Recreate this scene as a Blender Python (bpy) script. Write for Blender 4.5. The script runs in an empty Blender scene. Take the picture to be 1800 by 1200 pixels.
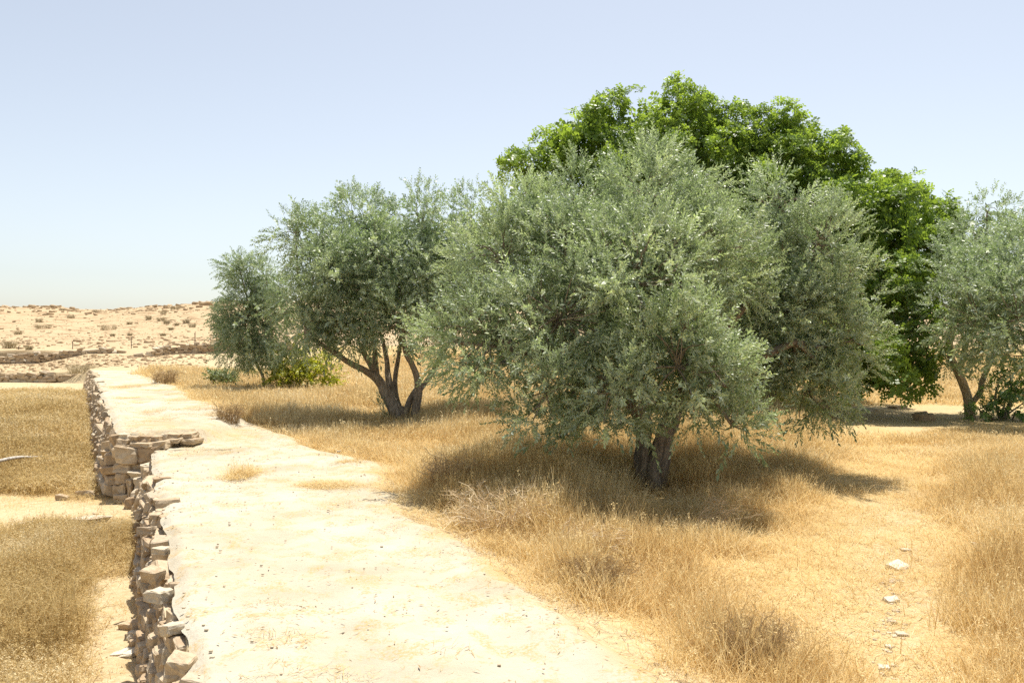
import bpy, math
import numpy as np
from mathutils import Vector, Matrix

SC = bpy.context.scene
COL = SC.collection
RNG = np.random.default_rng(7)
F = 1413.0          # focal length in photo pixels (1800 wide)
HC = 1.85           # eye height above the path

# ------------------------------------------------------------------ camera
cd = bpy.data.cameras.new('camera')
cd.sensor_width = 36.0
cd.lens = 36.0 * F / 1800.0
cd.clip_start = 0.05
cd.clip_end = 6000
cam = bpy.data.objects.new('camera', cd)
cam.location = (0, 0, HC)
cam.rotation_euler = (math.radians(90), 0, 0)
COL.objects.link(cam)
SC.camera = cam

# ------------------------------------------------------------------ world, sun, exposure
SUN = Vector((0.10, 0.32, 0.93)).normalized()
world = bpy.data.worlds.new('World')
SC.world = world
world.use_nodes = True
wn = world.node_tree
sky = wn.nodes.new('ShaderNodeTexSky')
sky.sky_type = 'NISHITA'
sky.sun_disc = False
sky.sun_elevation = math.asin(SUN.z)
sky.sun_rotation = math.atan2(SUN.x, SUN.y)
sky.altitude = 0
sky.air_density = 1.0
sky.dust_density = 1.15
sky.ozone_density = 1.0
bg = wn.nodes['Background']
bg.inputs['Strength'].default_value = 0.094
hs_ = wn.nodes.new('ShaderNodeHueSaturation')      # dusty desert air: a paler blue all over
hs_.inputs['Saturation'].default_value = 0.56
wn.links.new(sky.outputs['Color'], hs_.inputs['Color'])
wm_ = wn.nodes.new('ShaderNodeMix'); wm_.data_type = 'RGBA'; wm_.blend_type = 'MULTIPLY'
wm_.inputs[0].default_value = 1.0; wm_.inputs[7].default_value = (1.0, 0.992, 0.965, 1)
wn.links.new(hs_.outputs['Color'], wm_.inputs[6])
wn.links.new(wm_.outputs[2], bg.inputs['Color'])

sd = bpy.data.lights.new('sun', 'SUN')
sd.energy = 4.0
sd.angle = math.radians(0.53)
sd.color = (1.0, 0.95, 0.86)
sun = bpy.data.objects.new('sun', sd)
sun.rotation_euler = SUN.to_track_quat('Z', 'Y').to_euler()
COL.objects.link(sun)

SC.view_settings.view_transform = 'Standard'
SC.view_settings.look = 'None'
SC.view_settings.gamma = 1.0
SC.view_settings.exposure = 0.85
SC.view_settings.use_curve_mapping = False
SC.render.engine = 'CYCLES'
cy = SC.cycles
cy.max_bounces = 6
cy.diffuse_bounces = 4
cy.glossy_bounces = 2
cy.transmission_bounces = 4
cy.transparent_max_bounces = 4
cy.use_denoising = False
cy.sample_clamp_indirect = 8.0

# ------------------------------------------------------------------ helpers
def tag(o, label=None, cat=None, group=None, kind=None):
    if label: o['label'] = label
    if cat: o['category'] = cat
    if group: o['group'] = group
    if kind: o['kind'] = kind
    return o

def empty(name, loc, label, cat, group=None):
    o = bpy.data.objects.new(name, None)
    o.empty_display_size = 0.2
    o.location = loc
    COL.objects.link(o)
    return tag(o, label, cat, group)

def mesh_np(name, verts, faces, mat=None, smooth=False, fattr=None, vattr=None):
    """faces: one int array (M,k) or a list of such arrays"""
    if not isinstance(faces, (list, tuple)): faces = [faces]
    me = bpy.data.meshes.new(name)
    verts = np.asarray(verts, dtype=np.float32)
    me.vertices.add(len(verts)); me.vertices.foreach_set('co', verts.ravel())
    loops = np.concatenate([f.ravel() for f in faces]).astype(np.int32)
    tot = np.concatenate([np.full(len(f), f.shape[1]) for f in faces]).astype(np.int32)
    start = np.concatenate([[0], np.cumsum(tot)[:-1]]).astype(np.int32)
    me.loops.add(len(loops)); me.loops.foreach_set('vertex_index', loops)
    me.polygons.add(len(tot)); me.polygons.foreach_set('loop_start', start)
    if smooth: me.polygons.foreach_set('use_smooth', np.ones(len(tot), dtype=bool))
    if fattr is not None:
        for k, v in fattr.items():
            a = me.attributes.new(k, 'FLOAT', 'FACE'); a.data.foreach_set('value', np.asarray(v, dtype=np.float32))
    if vattr is not None:
        for k, v in vattr.items():
            a = me.attributes.new(k, 'FLOAT', 'POINT'); a.data.foreach_set('value', np.asarray(v, dtype=np.float32))
    me.update(calc_edges=True)
    if mat: me.materials.append(mat)
    return me

def link(name, me, parent=None, loc=None, rot=None, scale=None):
    o = bpy.data.objects.new(name, me)
    COL.objects.link(o)
    if parent: o.parent = parent
    if loc is not None: o.location = loc
    if rot is not None: o.rotation_euler = rot
    if scale is not None: o.scale = scale
    return o

def P(px, py, d):
    return np.array([(px - 900.0) * d / F, d, HC - (py - 600.0) * d / F])

def sm(a, b, t):
    t = np.clip((np.asarray(t, dtype=float) - a) / (b - a), 0, 1)
    return t * t * (3 - 2 * t)

_T = np.random.default_rng(99).random((256, 256))
def vnoise(x, y):
    x = np.asarray(x, dtype=float); y = np.asarray(y, dtype=float)
    xi = np.floor(x).astype(int); yi = np.floor(y).astype(int)
    fx = x - xi; fy = y - yi
    fx = fx * fx * (3 - 2 * fx); fy = fy * fy * (3 - 2 * fy)
    g = lambda i, j: _T[i & 255, j & 255]
    return ((g(xi, yi) * (1 - fx) + g(xi + 1, yi) * fx) * (1 - fy)
            + (g(xi, yi + 1) * (1 - fx) + g(xi + 1, yi + 1) * fx) * fy) * 2 - 1
def fbm(x, y, o=4):
    s = 0; a = 0.5
    for k in range(o):
        s = s + a * vnoise(x * 2 ** k + 17.3 * k, y * 2 ** k - 9.1 * k); a *= 0.5
    return s

# ------------------------------------------------------------------ materials
def new_mat(name):
    m = bpy.data.materials.new(name); m.use_nodes = True
    nt = m.node_tree
    return m, nt, nt.nodes['Principled BSDF']

def N(nt, t, **kw):
    n = nt.nodes.new(t)
    for k, v in kw.items():
        if k.startswith('i_'): n.inputs[k[2:].replace('_', ' ')].default_value = v
        else: setattr(n, k, v)
    return n

def ramp(nt, src, stops):
    r = nt.nodes.new('ShaderNodeValToRGB')
    e = r.color_ramp.elements
    while len(e) > 1: e.remove(e[-1])
    e[0].position = stops[0][0]; e[0].color = (*stops[0][1], 1)
    for p, c in stops[1:]:
        x = e.new(p); x.color = (*c, 1)
    nt.links.new(src, r.inputs['Fac'])
    return r.outputs['Color']

def mixc(nt, fac, a, b, mode='MIX'):
    m = nt.nodes.new('ShaderNodeMix'); m.data_type = 'RGBA'; m.blend_type = mode
    for sock, v in ((m.inputs[0], fac), (m.inputs[6], a), (m.inputs[7], b)):
        if hasattr(v, 'is_output'): nt.links.new(v, sock)
        elif isinstance(v, (int, float)): sock.default_value = v
        else: sock.default_value = (*v, 1)
    return m.outputs[2]

def noise(nt, scale, detail=5, rough=0.6, vec=None, dist=0.0):
    n = N(nt, 'ShaderNodeTexNoise'); n.inputs['Scale'].default_value = scale
    n.inputs['Detail'].default_value = detail; n.inputs['Roughness'].default_value = rough
    n.inputs['Distortion'].default_value = dist
    if vec is not None: nt.links.new(vec, n.inputs['Vector'])
    return n.outputs['Fac']

def bump(nt, bsdf, h, strength, dist):
    b = N(nt, 'ShaderNodeBump'); b.inputs['Strength'].default_value = strength; b.inputs['Distance'].default_value = dist
    nt.links.new(h, b.inputs['Height']); nt.links.new(b.outputs['Normal'], bsdf.inputs['Normal'])

def mapping(nt, scale=(1, 1, 1), rot=(0, 0, 0), coord='Object'):
    tc = N(nt, 'ShaderNodeTexCoord'); mp = N(nt, 'ShaderNodeMapping')
    mp.inputs['Scale'].default_value = scale; mp.inputs['Rotation'].default_value = rot
    nt.links.new(tc.outputs[coord], mp.inputs['Vector'])
    return mp.outputs['Vector']

def mat_ground():
    m, nt, b = new_mat('dry_ground')
    v = mapping(nt)
    a = N(nt, 'ShaderNodeAttribute', attribute_name='straw').outputs['Fac']
    h = N(nt, 'ShaderNodeAttribute', attribute_name='hill').outputs['Fac']
    n1 = noise(nt, 0.9, 6, 0.65, v); n2 = noise(nt, 9, 6, 0.7, v); n3 = noise(nt, 60, 4, 0.7, v)
    sand = ramp(nt, n2, [(0.30, (0.42, 0.31, 0.17)), (0.5, (0.49, 0.385, 0.23)), (0.72, (0.54, 0.45, 0.30))])
    straw = ramp(nt, n3, [(0.25, (0.33, 0.22, 0.09)), (0.48, (0.50, 0.36, 0.165)), (0.75, (0.58, 0.445, 0.24))])
    mm = N(nt, 'ShaderNodeMath', operation='ADD'); nt.links.new(a, mm.inputs[0])
    s1 = N(nt, 'ShaderNodeMath', operation='MULTIPLY_ADD'); nt.links.new(n1, s1.inputs[0]); s1.inputs[1].default_value = 1.6; s1.inputs[2].default_value = -0.8
    nt.links.new(s1.outputs[0], mm.inputs[1])
    s2 = N(nt, 'ShaderNodeMath', operation='MULTIPLY_ADD', use_clamp=True); nt.links.new(mm.outputs[0], s2.inputs[0]); s2.inputs[1].default_value = 1.7; s2.inputs[2].default_value = -0.35
    c = mixc(nt, s2.outputs[0], sand, straw)
    # hill: stony pinkish sand with level strata
    hv = mapping(nt, (0.25, 0.25, 2.6))
    hn = noise(nt, 1.0, 8, 0.7, hv); hn2 = noise(nt, 1.3, 8, 0.75, v)
    hn2 = mixc(nt, 0.45, hn2, noise(nt, 6.0, 5, 0.75, v))
    hc = ramp(nt, hn2, [(0.36, (0.33, 0.23, 0.13)), (0.46, (0.43, 0.315, 0.185)), (0.62, (0.52, 0.41, 0.26))])
    hs = ramp(nt, hn, [(0.38, (0.50, 0.41, 0.34)), (0.47, (1, 1, 1))])
    hc = mixc(nt, 0.75, hc, hs, 'MULTIPLY')
    c = mixc(nt, h, c, hc)
    nt.links.new(c, b.inputs['Base Color'])
    b.inputs['Roughness'].default_value = 0.95; b.inputs['Specular IOR Level'].default_value = 0.1
    bump(nt, b, n2, 0.6, 0.06)
    return m

def mat_path():
    m, nt, b = new_mat('pale_packed_earth')
    v = mapping(nt)
    n1 = noise(nt, 0.7, 6, 0.62, v); n2 = noise(nt, 3.2, 6, 0.66, v, 0.6); n3 = noise(nt, 45, 5, 0.7, v)
    base = ramp(nt, n1, [(0.3, (0.385, 0.325, 0.23)), (0.46, (0.455, 0.40, 0.30)), (0.62, (0.495, 0.455, 0.365))])
    # straw litter lying in small patches
    lf = ramp(nt, n2, [(0.49, (0, 0, 0)), (0.60, (1, 1, 1))])
    fine = ramp(nt, n3, [(0.44, (0, 0, 0)), (0.56, (1, 1, 1))])
    f = mixc(nt, 1.0, lf, fine, 'MULTIPLY')
    a = N(nt, 'ShaderNodeAttribute', attribute_name='straw').outputs['Fac']
    s = N(nt, 'ShaderNodeMath', operation='MULTIPLY_ADD', use_clamp=True); nt.links.new(f, s.inputs[0]); s.inputs[1].default_value = 0.9
    nt.links.new(a, s.inputs[2])
    c = mixc(nt, s.outputs[0], base, (0.46, 0.325, 0.15))
    sp = ramp(nt, noise(nt, 26, 3, 0.5, v), [(0.27, (0.55, 0.42, 0.28)), (0.33, (1, 1, 1))])
    c = mixc(nt, 0.8, c, sp, 'MULTIPLY')
    nt.links.new(c, b.inputs['Base Color'])
    b.inputs['Roughness'].default_value = 0.93; b.inputs['Specular IOR Level'].default_value = 0.12
    hb = mixc(nt, 0.35, noise(nt, 7, 7, 0.68, v), n3)
    bump(nt, b, hb, 0.55, 0.045)
    return m

def mat_stone(name, lo, mid, hi):
    m, nt, b = new_mat(name)
    tc = N(nt, 'ShaderNodeTexCoord'); oi = N(nt, 'ShaderNodeObjectInfo')
    ad = N(nt, 'ShaderNodeVectorMath', operation='MULTIPLY_ADD')
    nt.links.new(oi.outputs['Location'], ad.inputs[0]); ad.inputs[1].default_value = (3.1, 2.3, 5.7)
    nt.links.new(tc.outputs['Object'], ad.inputs[2])
    n1 = noise(nt, 1.9, 7, 0.65, ad.outputs[0]); n2 = noise(nt, 8, 6, 0.7, ad.outputs[0])
    c = ramp(nt, n1, [(0.28, lo), (0.5, mid), (0.7, hi)])
    dk = ramp(nt, n2, [(0.30, (0.58, 0.48, 0.40)), (0.46, (1, 1, 1))])
    c = mixc(nt, 0.55, c, dk, 'MULTIPLY')
    tn = ramp(nt, oi.outputs['Random'], [(0.0, (0.84, 0.76, 0.68)), (0.5, (1, 0.98, 0.95)), (1.0, (1.08, 1.06, 1.02))])
    c = mixc(nt, 1.0, c, tn, 'MULTIPLY')
    nt.links.new(c, b.inputs['Base Color'])
    b.inputs['Roughness'].default_value = 0.9; b.inputs['Specular IOR Level'].default_value = 0.15
    hb = mixc(nt, 0.4, n1, n2)
    bump(nt, b, hb, 0.5, 0.03)
    return m

def two_sided(name, top, under, trans, var=0.35, gloss=0.45, tfac=0.25, rough=0.45):
    """leaf: matt-glossy upper side, other underside, some light let through; 'tint' varies per sprig"""
    m, nt, b = new_mat(name)
    t = N(nt, 'ShaderNodeAttribute', attribute_name='tint').outputs['Fac']
    g = N(nt, 'ShaderNodeNewGeometry')
    c = mixc(nt, g.outputs['Backfacing'], top, under)
    vr = ramp(nt, t, [(0.0, (1 - var, 1 - var * 0.9, 1 - var * 0.8)), (0.6, (1, 1, 1)), (1.0, (1 + var * 0.75, 1 + var * 0.72, 1 + var * 0.45))])
    c = mixc(nt, 1.0, c, vr, 'MULTIPLY')
    nt.links.new(c, b.inputs['Base Color'])
    b.inputs['Roughness'].default_value = rough; b.inputs['Specular IOR Level'].default_value = gloss
    tr = N(nt, 'ShaderNodeBsdfTranslucent')
    tcx = mixc(nt, 1.0, trans, vr, 'MULTIPLY'); nt.links.new(tcx, tr.inputs['Color'])
    mx = N(nt, 'ShaderNodeMixShader'); mx.inputs[0].default_value = tfac
    nt.links.new(b.outputs[0], mx.inputs[1]); nt.links.new(tr.outputs[0], mx.inputs[2])
    nt.links.new(mx.outputs[0], nt.nodes['Material Output'].inputs['Surface'])
    return m

def mat_straw(name, stops, tfac=0.35):
    m, nt, b = new_mat(name)
    oi = N(nt, 'ShaderNodeObjectInfo')
    t = N(nt, 'ShaderNodeAttribute', attribute_name='tint').outputs['Fac']
    s = N(nt, 'ShaderNodeMath', operation='MULTIPLY_ADD'); nt.links.new(oi.outputs['Random'], s.inputs[0]); s.inputs[1].default_value = 0.25
    s2 = N(nt, 'ShaderNodeMath', operation='MULTIPLY'); nt.links.new(t, s2.inputs[0]); s2.inputs[1].default_value = 0.75
    nt.links.new(s2.outputs[0], s.inputs[2])
    pn = noise(nt, 0.55, 3, 0.6, oi.outputs['Location'])
    s3 = N(nt, 'ShaderNodeMath', operation='MULTIPLY_ADD'); nt.links.new(pn, s3.inputs[0]); s3.inputs[1].default_value = 1.9; s3.inputs[2].default_value = -0.93
    s4 = N(nt, 'ShaderNodeMath', operation='ADD'); nt.links.new(s3.outputs[0], s4.inputs[0]); nt.links.new(s.outputs[0], s4.inputs[1])
    c = ramp(nt, s4.outputs[0], stops)
    nt.links.new(c, b.inputs['Base Color'])
    b.inputs['Roughness'].default_value = 0.6; b.inputs['Specular IOR Level'].default_value = 0.3
    tr = N(nt, 'ShaderNodeBsdfTranslucent'); nt.links.new(c, tr.inputs['Color'])
    mx = N(nt, 'ShaderNodeMixShader'); mx.inputs[0].default_value = tfac
    nt.links.new(b.outputs[0], mx.inputs[1]); nt.links.new(tr.outputs[0], mx.inputs[2])
    nt.links.new(mx.outputs[0], nt.nodes['Material Output'].inputs['Surface'])
    return m

def mat_bark(name, lo, hi):
    m, nt, b = new_mat(name)
    v = mapping(nt, (7, 7, 1.6)); v2 = mapping(nt, (16, 16, 16))
    n1 = noise(nt, 2.2, 7, 0.7, v, 0.8); n2 = noise(nt, 1.5, 6, 0.7, v2)
    c = ramp(nt, n1, [(0.3, lo), (0.62, hi)])
    c = mixc(nt, 0.5, c, ramp(nt, n2, [(0.3, (0.5, 0.45, 0.4)), (0.6, (1.1, 1.1, 1.1))]), 'MULTIPLY')
    nt.links.new(c, b.inputs['Base Color'])
    b.inputs['Roughness'].default_value = 0.9; b.inputs['Specular IOR Level'].default_value = 0.15
    bump(nt, b, mixc(nt, 0.35, n1, n2), 1.0, 0.06)
    return m

M = {}
M['ground'] = mat_ground()
M['path'] = mat_path()
M['stone'] = mat_stone('weathered_limestone', (0.34, 0.255, 0.165), (0.465, 0.37, 0.255), (0.55, 0.46, 0.34))
M['stone_hill'] = mat_stone('sandy_limestone', (0.32, 0.225, 0.135), (0.42, 0.31, 0.19), (0.49, 0.385, 0.25))
M['stone_pale'] = mat_stone('pale_limestone', (0.43, 0.34, 0.24), (0.51, 0.44, 0.335), (0.57, 0.515, 0.41))
M['stone_white'] = mat_stone('chalk_white_stone', (0.52, 0.45, 0.35), (0.60, 0.55, 0.45), (0.66, 0.62, 0.53))
M['olive'] = two_sided('olive_leaf', (0.265, 0.325, 0.175), (0.49, 0.545, 0.375), (0.44, 0.56, 0.22), 0.42, 0.5, 0.34)
M['olive_far'] = two_sided('grey_olive_leaf', (0.235, 0.30, 0.165), (0.44, 0.495, 0.34), (0.40, 0.53, 0.20), 0.40, 0.45, 0.34)
M['carob'] = two_sided('carob_leaf', (0.150, 0.235, 0.042), (0.22, 0.30, 0.075), (0.42, 0.58, 0.06), 0.45, 0.4, 0.38, 0.42)
M['citrus'] = two_sided('yellow_green_leaf', (0.28, 0.31, 0.035), (0.36, 0.38, 0.07), (0.72, 0.72, 0.04), 0.5, 0.4, 0.38)
M['shrub_green'] = two_sided('fresh_green_leaf', (0.095, 0.175, 0.045), (0.16, 0.24, 0.085), (0.25, 0.42, 0.05), 0.4, 0.5, 0.3)
M['squill'] = two_sided('blue_green_leaf', (0.19, 0.24, 0.085), (0.27, 0.31, 0.13), (0.33, 0.40, 0.09), 0.3, 0.4, 0.25)
M['desert'] = mat_straw('grey_olive_twigs', [(0.0, (0.27, 0.21, 0.115)), (0.5, (0.36, 0.295, 0.17)), (1.0, (0.46, 0.385, 0.24))], 0.2)
M['straw'] = mat_straw('golden_straw', [(0.0, (0.50, 0.335, 0.135)), (0.35, (0.70, 0.52, 0.235)), (0.7, (0.79, 0.63, 0.33)), (1.0, (0.83, 0.71, 0.45))], 0.5)
M['oat'] = mat_straw('olive_straw', [(0.0, (0.36, 0.25, 0.10)), (0.4, (0.54, 0.395, 0.165)), (0.75, (0.66, 0.51, 0.24)), (1.0, (0.76, 0.64, 0.39))], 0.42)
M['yellowgreen'] = mat_straw('yellow_green_grass', [(0.0, (0.26, 0.24, 0.07)), (0.5, (0.38, 0.33, 0.11)), (1.0, (0.50, 0.43, 0.17))])
M['twig'] = mat_straw('bleached_twig', [(0.0, (0.48, 0.34, 0.18)), (0.5, (0.64, 0.49, 0.29)), (1.0, (0.76, 0.64, 0.44))], 0.15)
M['thistle'] = mat_straw('brown_thorn', [(0.0, (0.22, 0.14, 0.065)), (0.5, (0.36, 0.245, 0.12)), (1.0, (0.54, 0.40, 0.21))], 0.25)
M['bark'] = mat_bark('olive_bark', (0.15, 0.11, 0.072), (0.44, 0.37, 0.285))
M['bark_dark'] = mat_bark('shaded_olive_bark', (0.075, 0.055, 0.035), (0.33, 0.265, 0.195))  # olive bark darkened: shade on the front trunk is put into its colour
M['bark_pale'] = mat_bark('sunlit_pale_bark', (0.34, 0.24, 0.15), (0.66, 0.56, 0.43))  # pale stems; sunlight on the right-hand trunk is put into the colour
M['bark_carob'] = mat_bark('carob_bark', (0.07, 0.05, 0.035), (0.20, 0.15, 0.11))
M['pole'] = mat_bark('silver_dead_wood', (0.45, 0.40, 0.33), (0.68, 0.63, 0.56))
mm_, nt_, b_ = new_mat('rusty_steel'); b_.inputs['Metallic'].default_value = 0.3; b_.inputs['Roughness'].default_value = 0.7
nt_.links.new(ramp(nt_, noise(nt_, 12, 4), [(0.3, (0.10, 0.075, 0.055)), (0.7, (0.20, 0.15, 0.11))]), b_.inputs['Base Color'])
M['steel'] = mm_

# ------------------------------------------------------------------ the lie of the land
STEP_D = 13.72
def Xw(d):
    d = np.asarray(d, dtype=float)
    near = -1.71 - 0.475 * (d - 4.36)
    far = -6.70 - 0.54 * (np.minimum(d, 60.0) - 13.75)
    return np.where(d < STEP_D, near, far)

_rd = np.array([-20, 0, 3, 4.36, 5.1, 6.08, 7.3, 8.7, 10.3, 11.6, 12.6, 13.4, 15, 18, 22.7, 30, 38, 46, 60])
_rx = np.array([12.0, 3.2, 1.5, 1.10, 0.75, 0.33, -0.2, -0.80, -1.45, -1.55, -1.95, -2.7, -3.8, -6.0, -8.8, -12.6, -17.2, -21.5, -26])
def Xr(d):
    d = np.asarray(d, dtype=float)
    return np.interp(d, _rd, _rx) + 0.22 * fbm(d * 1.3, d * 0 + 3.3, 5) * np.clip(d / 8, 0.6, 2.0)

def zpath(x, d):
    x = np.asarray(x, dtype=float); d = np.asarray(d, dtype=float)
    dl = 1.1 * np.clip(x + 6.35, 0, .8)
    left = 0.27 * sm(13.70, 13.84, d - dl)
    right = 0.27 * sm(12.6, 23, d)
    k = sm(-5.68, -5.15, x + 0.12 * (d - 14))
    z = left * (1 - k) + right * k
    return z + 0.035 * fbm(x * 0.9, d * 0.9, 4)

def zhill(x, d):
    px = 900 + F * x / np.maximum(d, 60)
    yc = np.interp(px, [-1500, -600, 0, 100, 130, 180, 250, 370, 500, 700, 900, 1800, 3000], [556, 549, 541, 540, 546, 546, 541, 532, 529, 536, 541, 547, 556])
    zc = HC + (600 - yc) * 190.0 / F
    base = 1.35 + np.clip(d - 62, 0, 48) * 0.026
    s = sm(100, 190, d) ** 0.9
    z = base + (zc - base) * s
    z = z - 7.0 * sm(196, 420, d) - np.clip(d - 420, 0, None) * 0.004
    n = fbm(x * 0.06, d * 0.06, 5)
    z = z + n * 1.1 * sm(95, 150, d) * (1 - sm(180, 196, d) * 0.6) + 0.12 * fbm(x * 0.5, d * 0.5, 3) * sm(64, 90, d)
    # worn rock ledges
    zs = z / 0.75
    zt = (np.floor(zs) + sm(0.55, 1.0, zs - np.floor(zs))) * 0.75
    w = sm(120, 150, d) * 0.55 * np.clip(fbm(x * 0.03 + 5, d * 0.03, 3) * 3 + 0.6, 0, 1)
    return z * (1 - w) + zt * w

def zleft(x, d):
    z = -0.86 + 0.26 * sm(14, 47, d) + 0.10 * fbm(x * 0.35, d * 0.35, 3)
    z = z + 0.10 * np.exp(-((d - 11.6) / 0.8) ** 2)
    z = z + 0.55 * sm(48.0, 48.25, d) + 0.28 * sm(48.3, 57, d)
    z = z + 0.98 * sm(58.0, 58.3, d)
    return z

def zright(x, d):
    f = -0.15 + 0.04 * fbm(x * 0.5, d * 0.5, 4) + 0.40 * sm(28, 46, d)
    e = sm(-0.25, 0.9, x - Xr(d))
    z = (zpath(x, d) - 0.06) * (1 - e) + f * e
    z = np.where(d > 46, 0.21 * (1 - e) + f * e, z)
    up = 0.55 * sm(47, 56, d) + 0.55 * sm(55, 62, d)
    up = up + 0.25 * sm(57.8, 58.6, d) * sm(-25, -23.5, x)
    return z + up

def ground_z(x, d):
    x = np.asarray(x, dtype=float); d = np.asarray(d, dtype=float)
    u = x - Xw(d)
    w = np.where(d < 46, 0.06, 0.06 + 2.2 * sm(46, 50, d))
    k = np.clip((u + w * 1.6) / (w * 1.6), 0, 1)
    z = zleft(x, d) * (1 - k) + zright(x, d) * k
    q = sm(59, 66, d)
    return z * (1 - q) + zhill(x, d) * q

def px_ground(px, py, d0=3.0, d1=230.0):
    ds = np.linspace(d0, d1, 6000)
    xs = (px - 900) * ds / F; zs = HC - (py - 600) * ds / F
    hit = np.nonzero(zs <= ground_z(xs, ds))[0]
    i = hit[0] if len(hit) else len(ds) - 1
    return np.array([xs[i], ds[i], float(ground_z(xs[i], ds[i]))])

def to_px(x, d, z):
    return 900 + F * x / d, 600 + F * (HC - z) / d

def straw_map(x, d):
    """how much dry grass and litter covers the soil"""
    u = x - Xw(d); e = x - Xr(d)
    right = sm(-0.1, 0.5, e) * 0.85
    px = 900 + F * x / np.maximum(d, 1); py = 600 + F * 2.0 / np.maximum(d, 1)
    trail = np.exp(-((px - (1570 + 0.05 * (py - 1000))) / (90 + 0.10 * (py - 800))) ** 2) * (d < 12)
    right = right - 0.45 * trail
    right = right - 0.5 * np.exp(-(((px - 740) / 110) ** 2 + ((py - 785) / 22) ** 2))
    right = right - 0.45 * np.exp(-(((px - 1620) / 260) ** 2 + ((py - 728) / 26) ** 2))
    left = 0.75 * (1 - sm(34, 42, d))
    left = left - 0.7 * np.exp(-((d - 12.3) / 1.6) ** 2) - 0.75 * np.exp(-((u + 0.4) / 1.0) ** 2) * (d < 13)
    s = np.where(u < 0, left, right)
    s = s * (1 - sm(42, 52, d) * (x < -14 + 0 * d))
    s = s * (1 - sm(58, 75, d))
    return np.clip(s + 0.12 * fbm(x * 0.7, d * 0.7, 3) * (s > 0.05), 0, 1)

def grid_faces(nu, nv):
    i = np.arange(nu - 1)[:, None] * nv + np.arange(nv - 1)[None, :]
    return np.stack([i, i + nv, i + nv + 1, i + 1], -1).reshape(-1, 4)

def build_ground():
    uu = [0.03, 0.1, 0.2]
    st = 0.14
    while uu[-1] < 950:
        uu.append(uu[-1] + st)
        if uu[-1] > 9: st *= 1.06
    un = [-0.0, -0.03, -0.06, -0.1, -0.16]; st = 0.14
    while un[-1] > -950:
        un.append(un[-1] - st)
        if un[-1] < -6: st *= 1.07
    u = np.array(sorted(un) + uu)
    dd = np.concatenate([np.arange(-20, 2, 0.6), np.arange(2, 13.6, 0.14), [13.68, 13.715, 13.725, 13.76, 13.82],
                         np.arange(13.95, 30, 0.25), np.arange(30, 47.8, 0.5), [47.95, 48.0, 48.08, 48.16, 48.25, 48.4],
                         np.arange(48.8, 57.9, 0.5), [57.95, 58.0, 58.1, 58.2, 58.3, 58.45], np.arange(58.9, 110, 0.9),
                         np.arange(110, 205, 0.8), np.geomspace(206, 3000, 40)])
    D, U = np.meshgrid(dd, u, indexing='ij')
    X = Xw(D) + U
    Z = ground_z(X, D)
    straw = straw_map(X, D); hill = sm(58, 72, D) * 1.0
    hill = np.maximum(hill, 0.6 * sm(47, 52, D) * (X < Xr(D)))
    v = np.stack([X, D, Z], -1).reshape(-1, 3)
    f = grid_faces(len(dd), len(u))[:, ::-1]
    me = mesh_np('ground', v, f, M['ground'], True, vattr={'straw': straw.ravel(), 'hill': hill.ravel()})
    o = link('ground', me)
    tag(o, 'dry straw-coloured ground rising to a bare sandy hill', 'ground', kind='structure')

def build_path():
    dd = np.concatenate([np.arange(-6, 2, 0.3), np.arange(2, 13.6, 0.07), [13.64, 13.68, 13.715, 13.725, 13.76, 13.8, 13.86], np.arange(13.93, 26, 0.12), np.arange(26, 46, 0.3)])
    v = np.linspace(0, 1, 64)
    D, V = np.meshgrid(dd, v, indexing='ij')
    L = Xw(D) - 0.03 + 0.07 * fbm(D * 2.6, D * 0 + 8.8, 3); R = Xr(D)
    X = L + (R - L) * V
    Z = zpath(X, D)
    Z = Z + 0.030 * fbm(X * 3.5, D * 3.5, 4) + 0.009 * fbm(X * 12, D * 12, 3)
    mid_ = (X - L) / (R - L)
    Z = Z - 0.03 * (np.exp(-((mid_ - .33) / .08) ** 2) + np.exp(-((mid_ - .72) / .08) ** 2)) * (0.6 + fbm(X * .8, D * .8, 2))
    edge = (R - X)
    Z = Z - 0.10 * (1 - sm(0, 0.35, edge)) - 0.05 * (1 - sm(0.0, 0.12, X - L))
    Z = Z - 0.15 * sm(43, 46, D)
    straw = 0.7 * (1 - sm(0.0, 0.55, edge + 0.35 * fbm(X * 3, D * 3, 3)))
    px, py = to_px(X, np.maximum(D, 1), Z)
    straw += 0.55 * np.exp(-(((px - 400) / 70) ** 2 + ((py - 762) / 14) ** 2)) + 0.35 * np.exp(-(((px - 280) / 60) ** 2 + ((py - 745) / 8) ** 2))
    straw += 0.45 * np.exp(-(((px - 575) / 70) ** 2 + ((py - 850) / 8) ** 2)) + 0.5 * np.exp(-(((px - 640) / 50) ** 2 + ((py - 828) / 6) ** 2))
    me = mesh_np('path', np.stack([X, D, Z], -1).reshape(-1, 3), grid_faces(len(dd), len(v))[:, ::-1], M['path'], True, vattr={'straw': np.clip(straw, 0, 1).ravel()})
    o = link('path', me)
    tag(o, 'pale packed-earth track on top of the retaining wall', 'path', kind='structure')

build_ground()
build_path()

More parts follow.
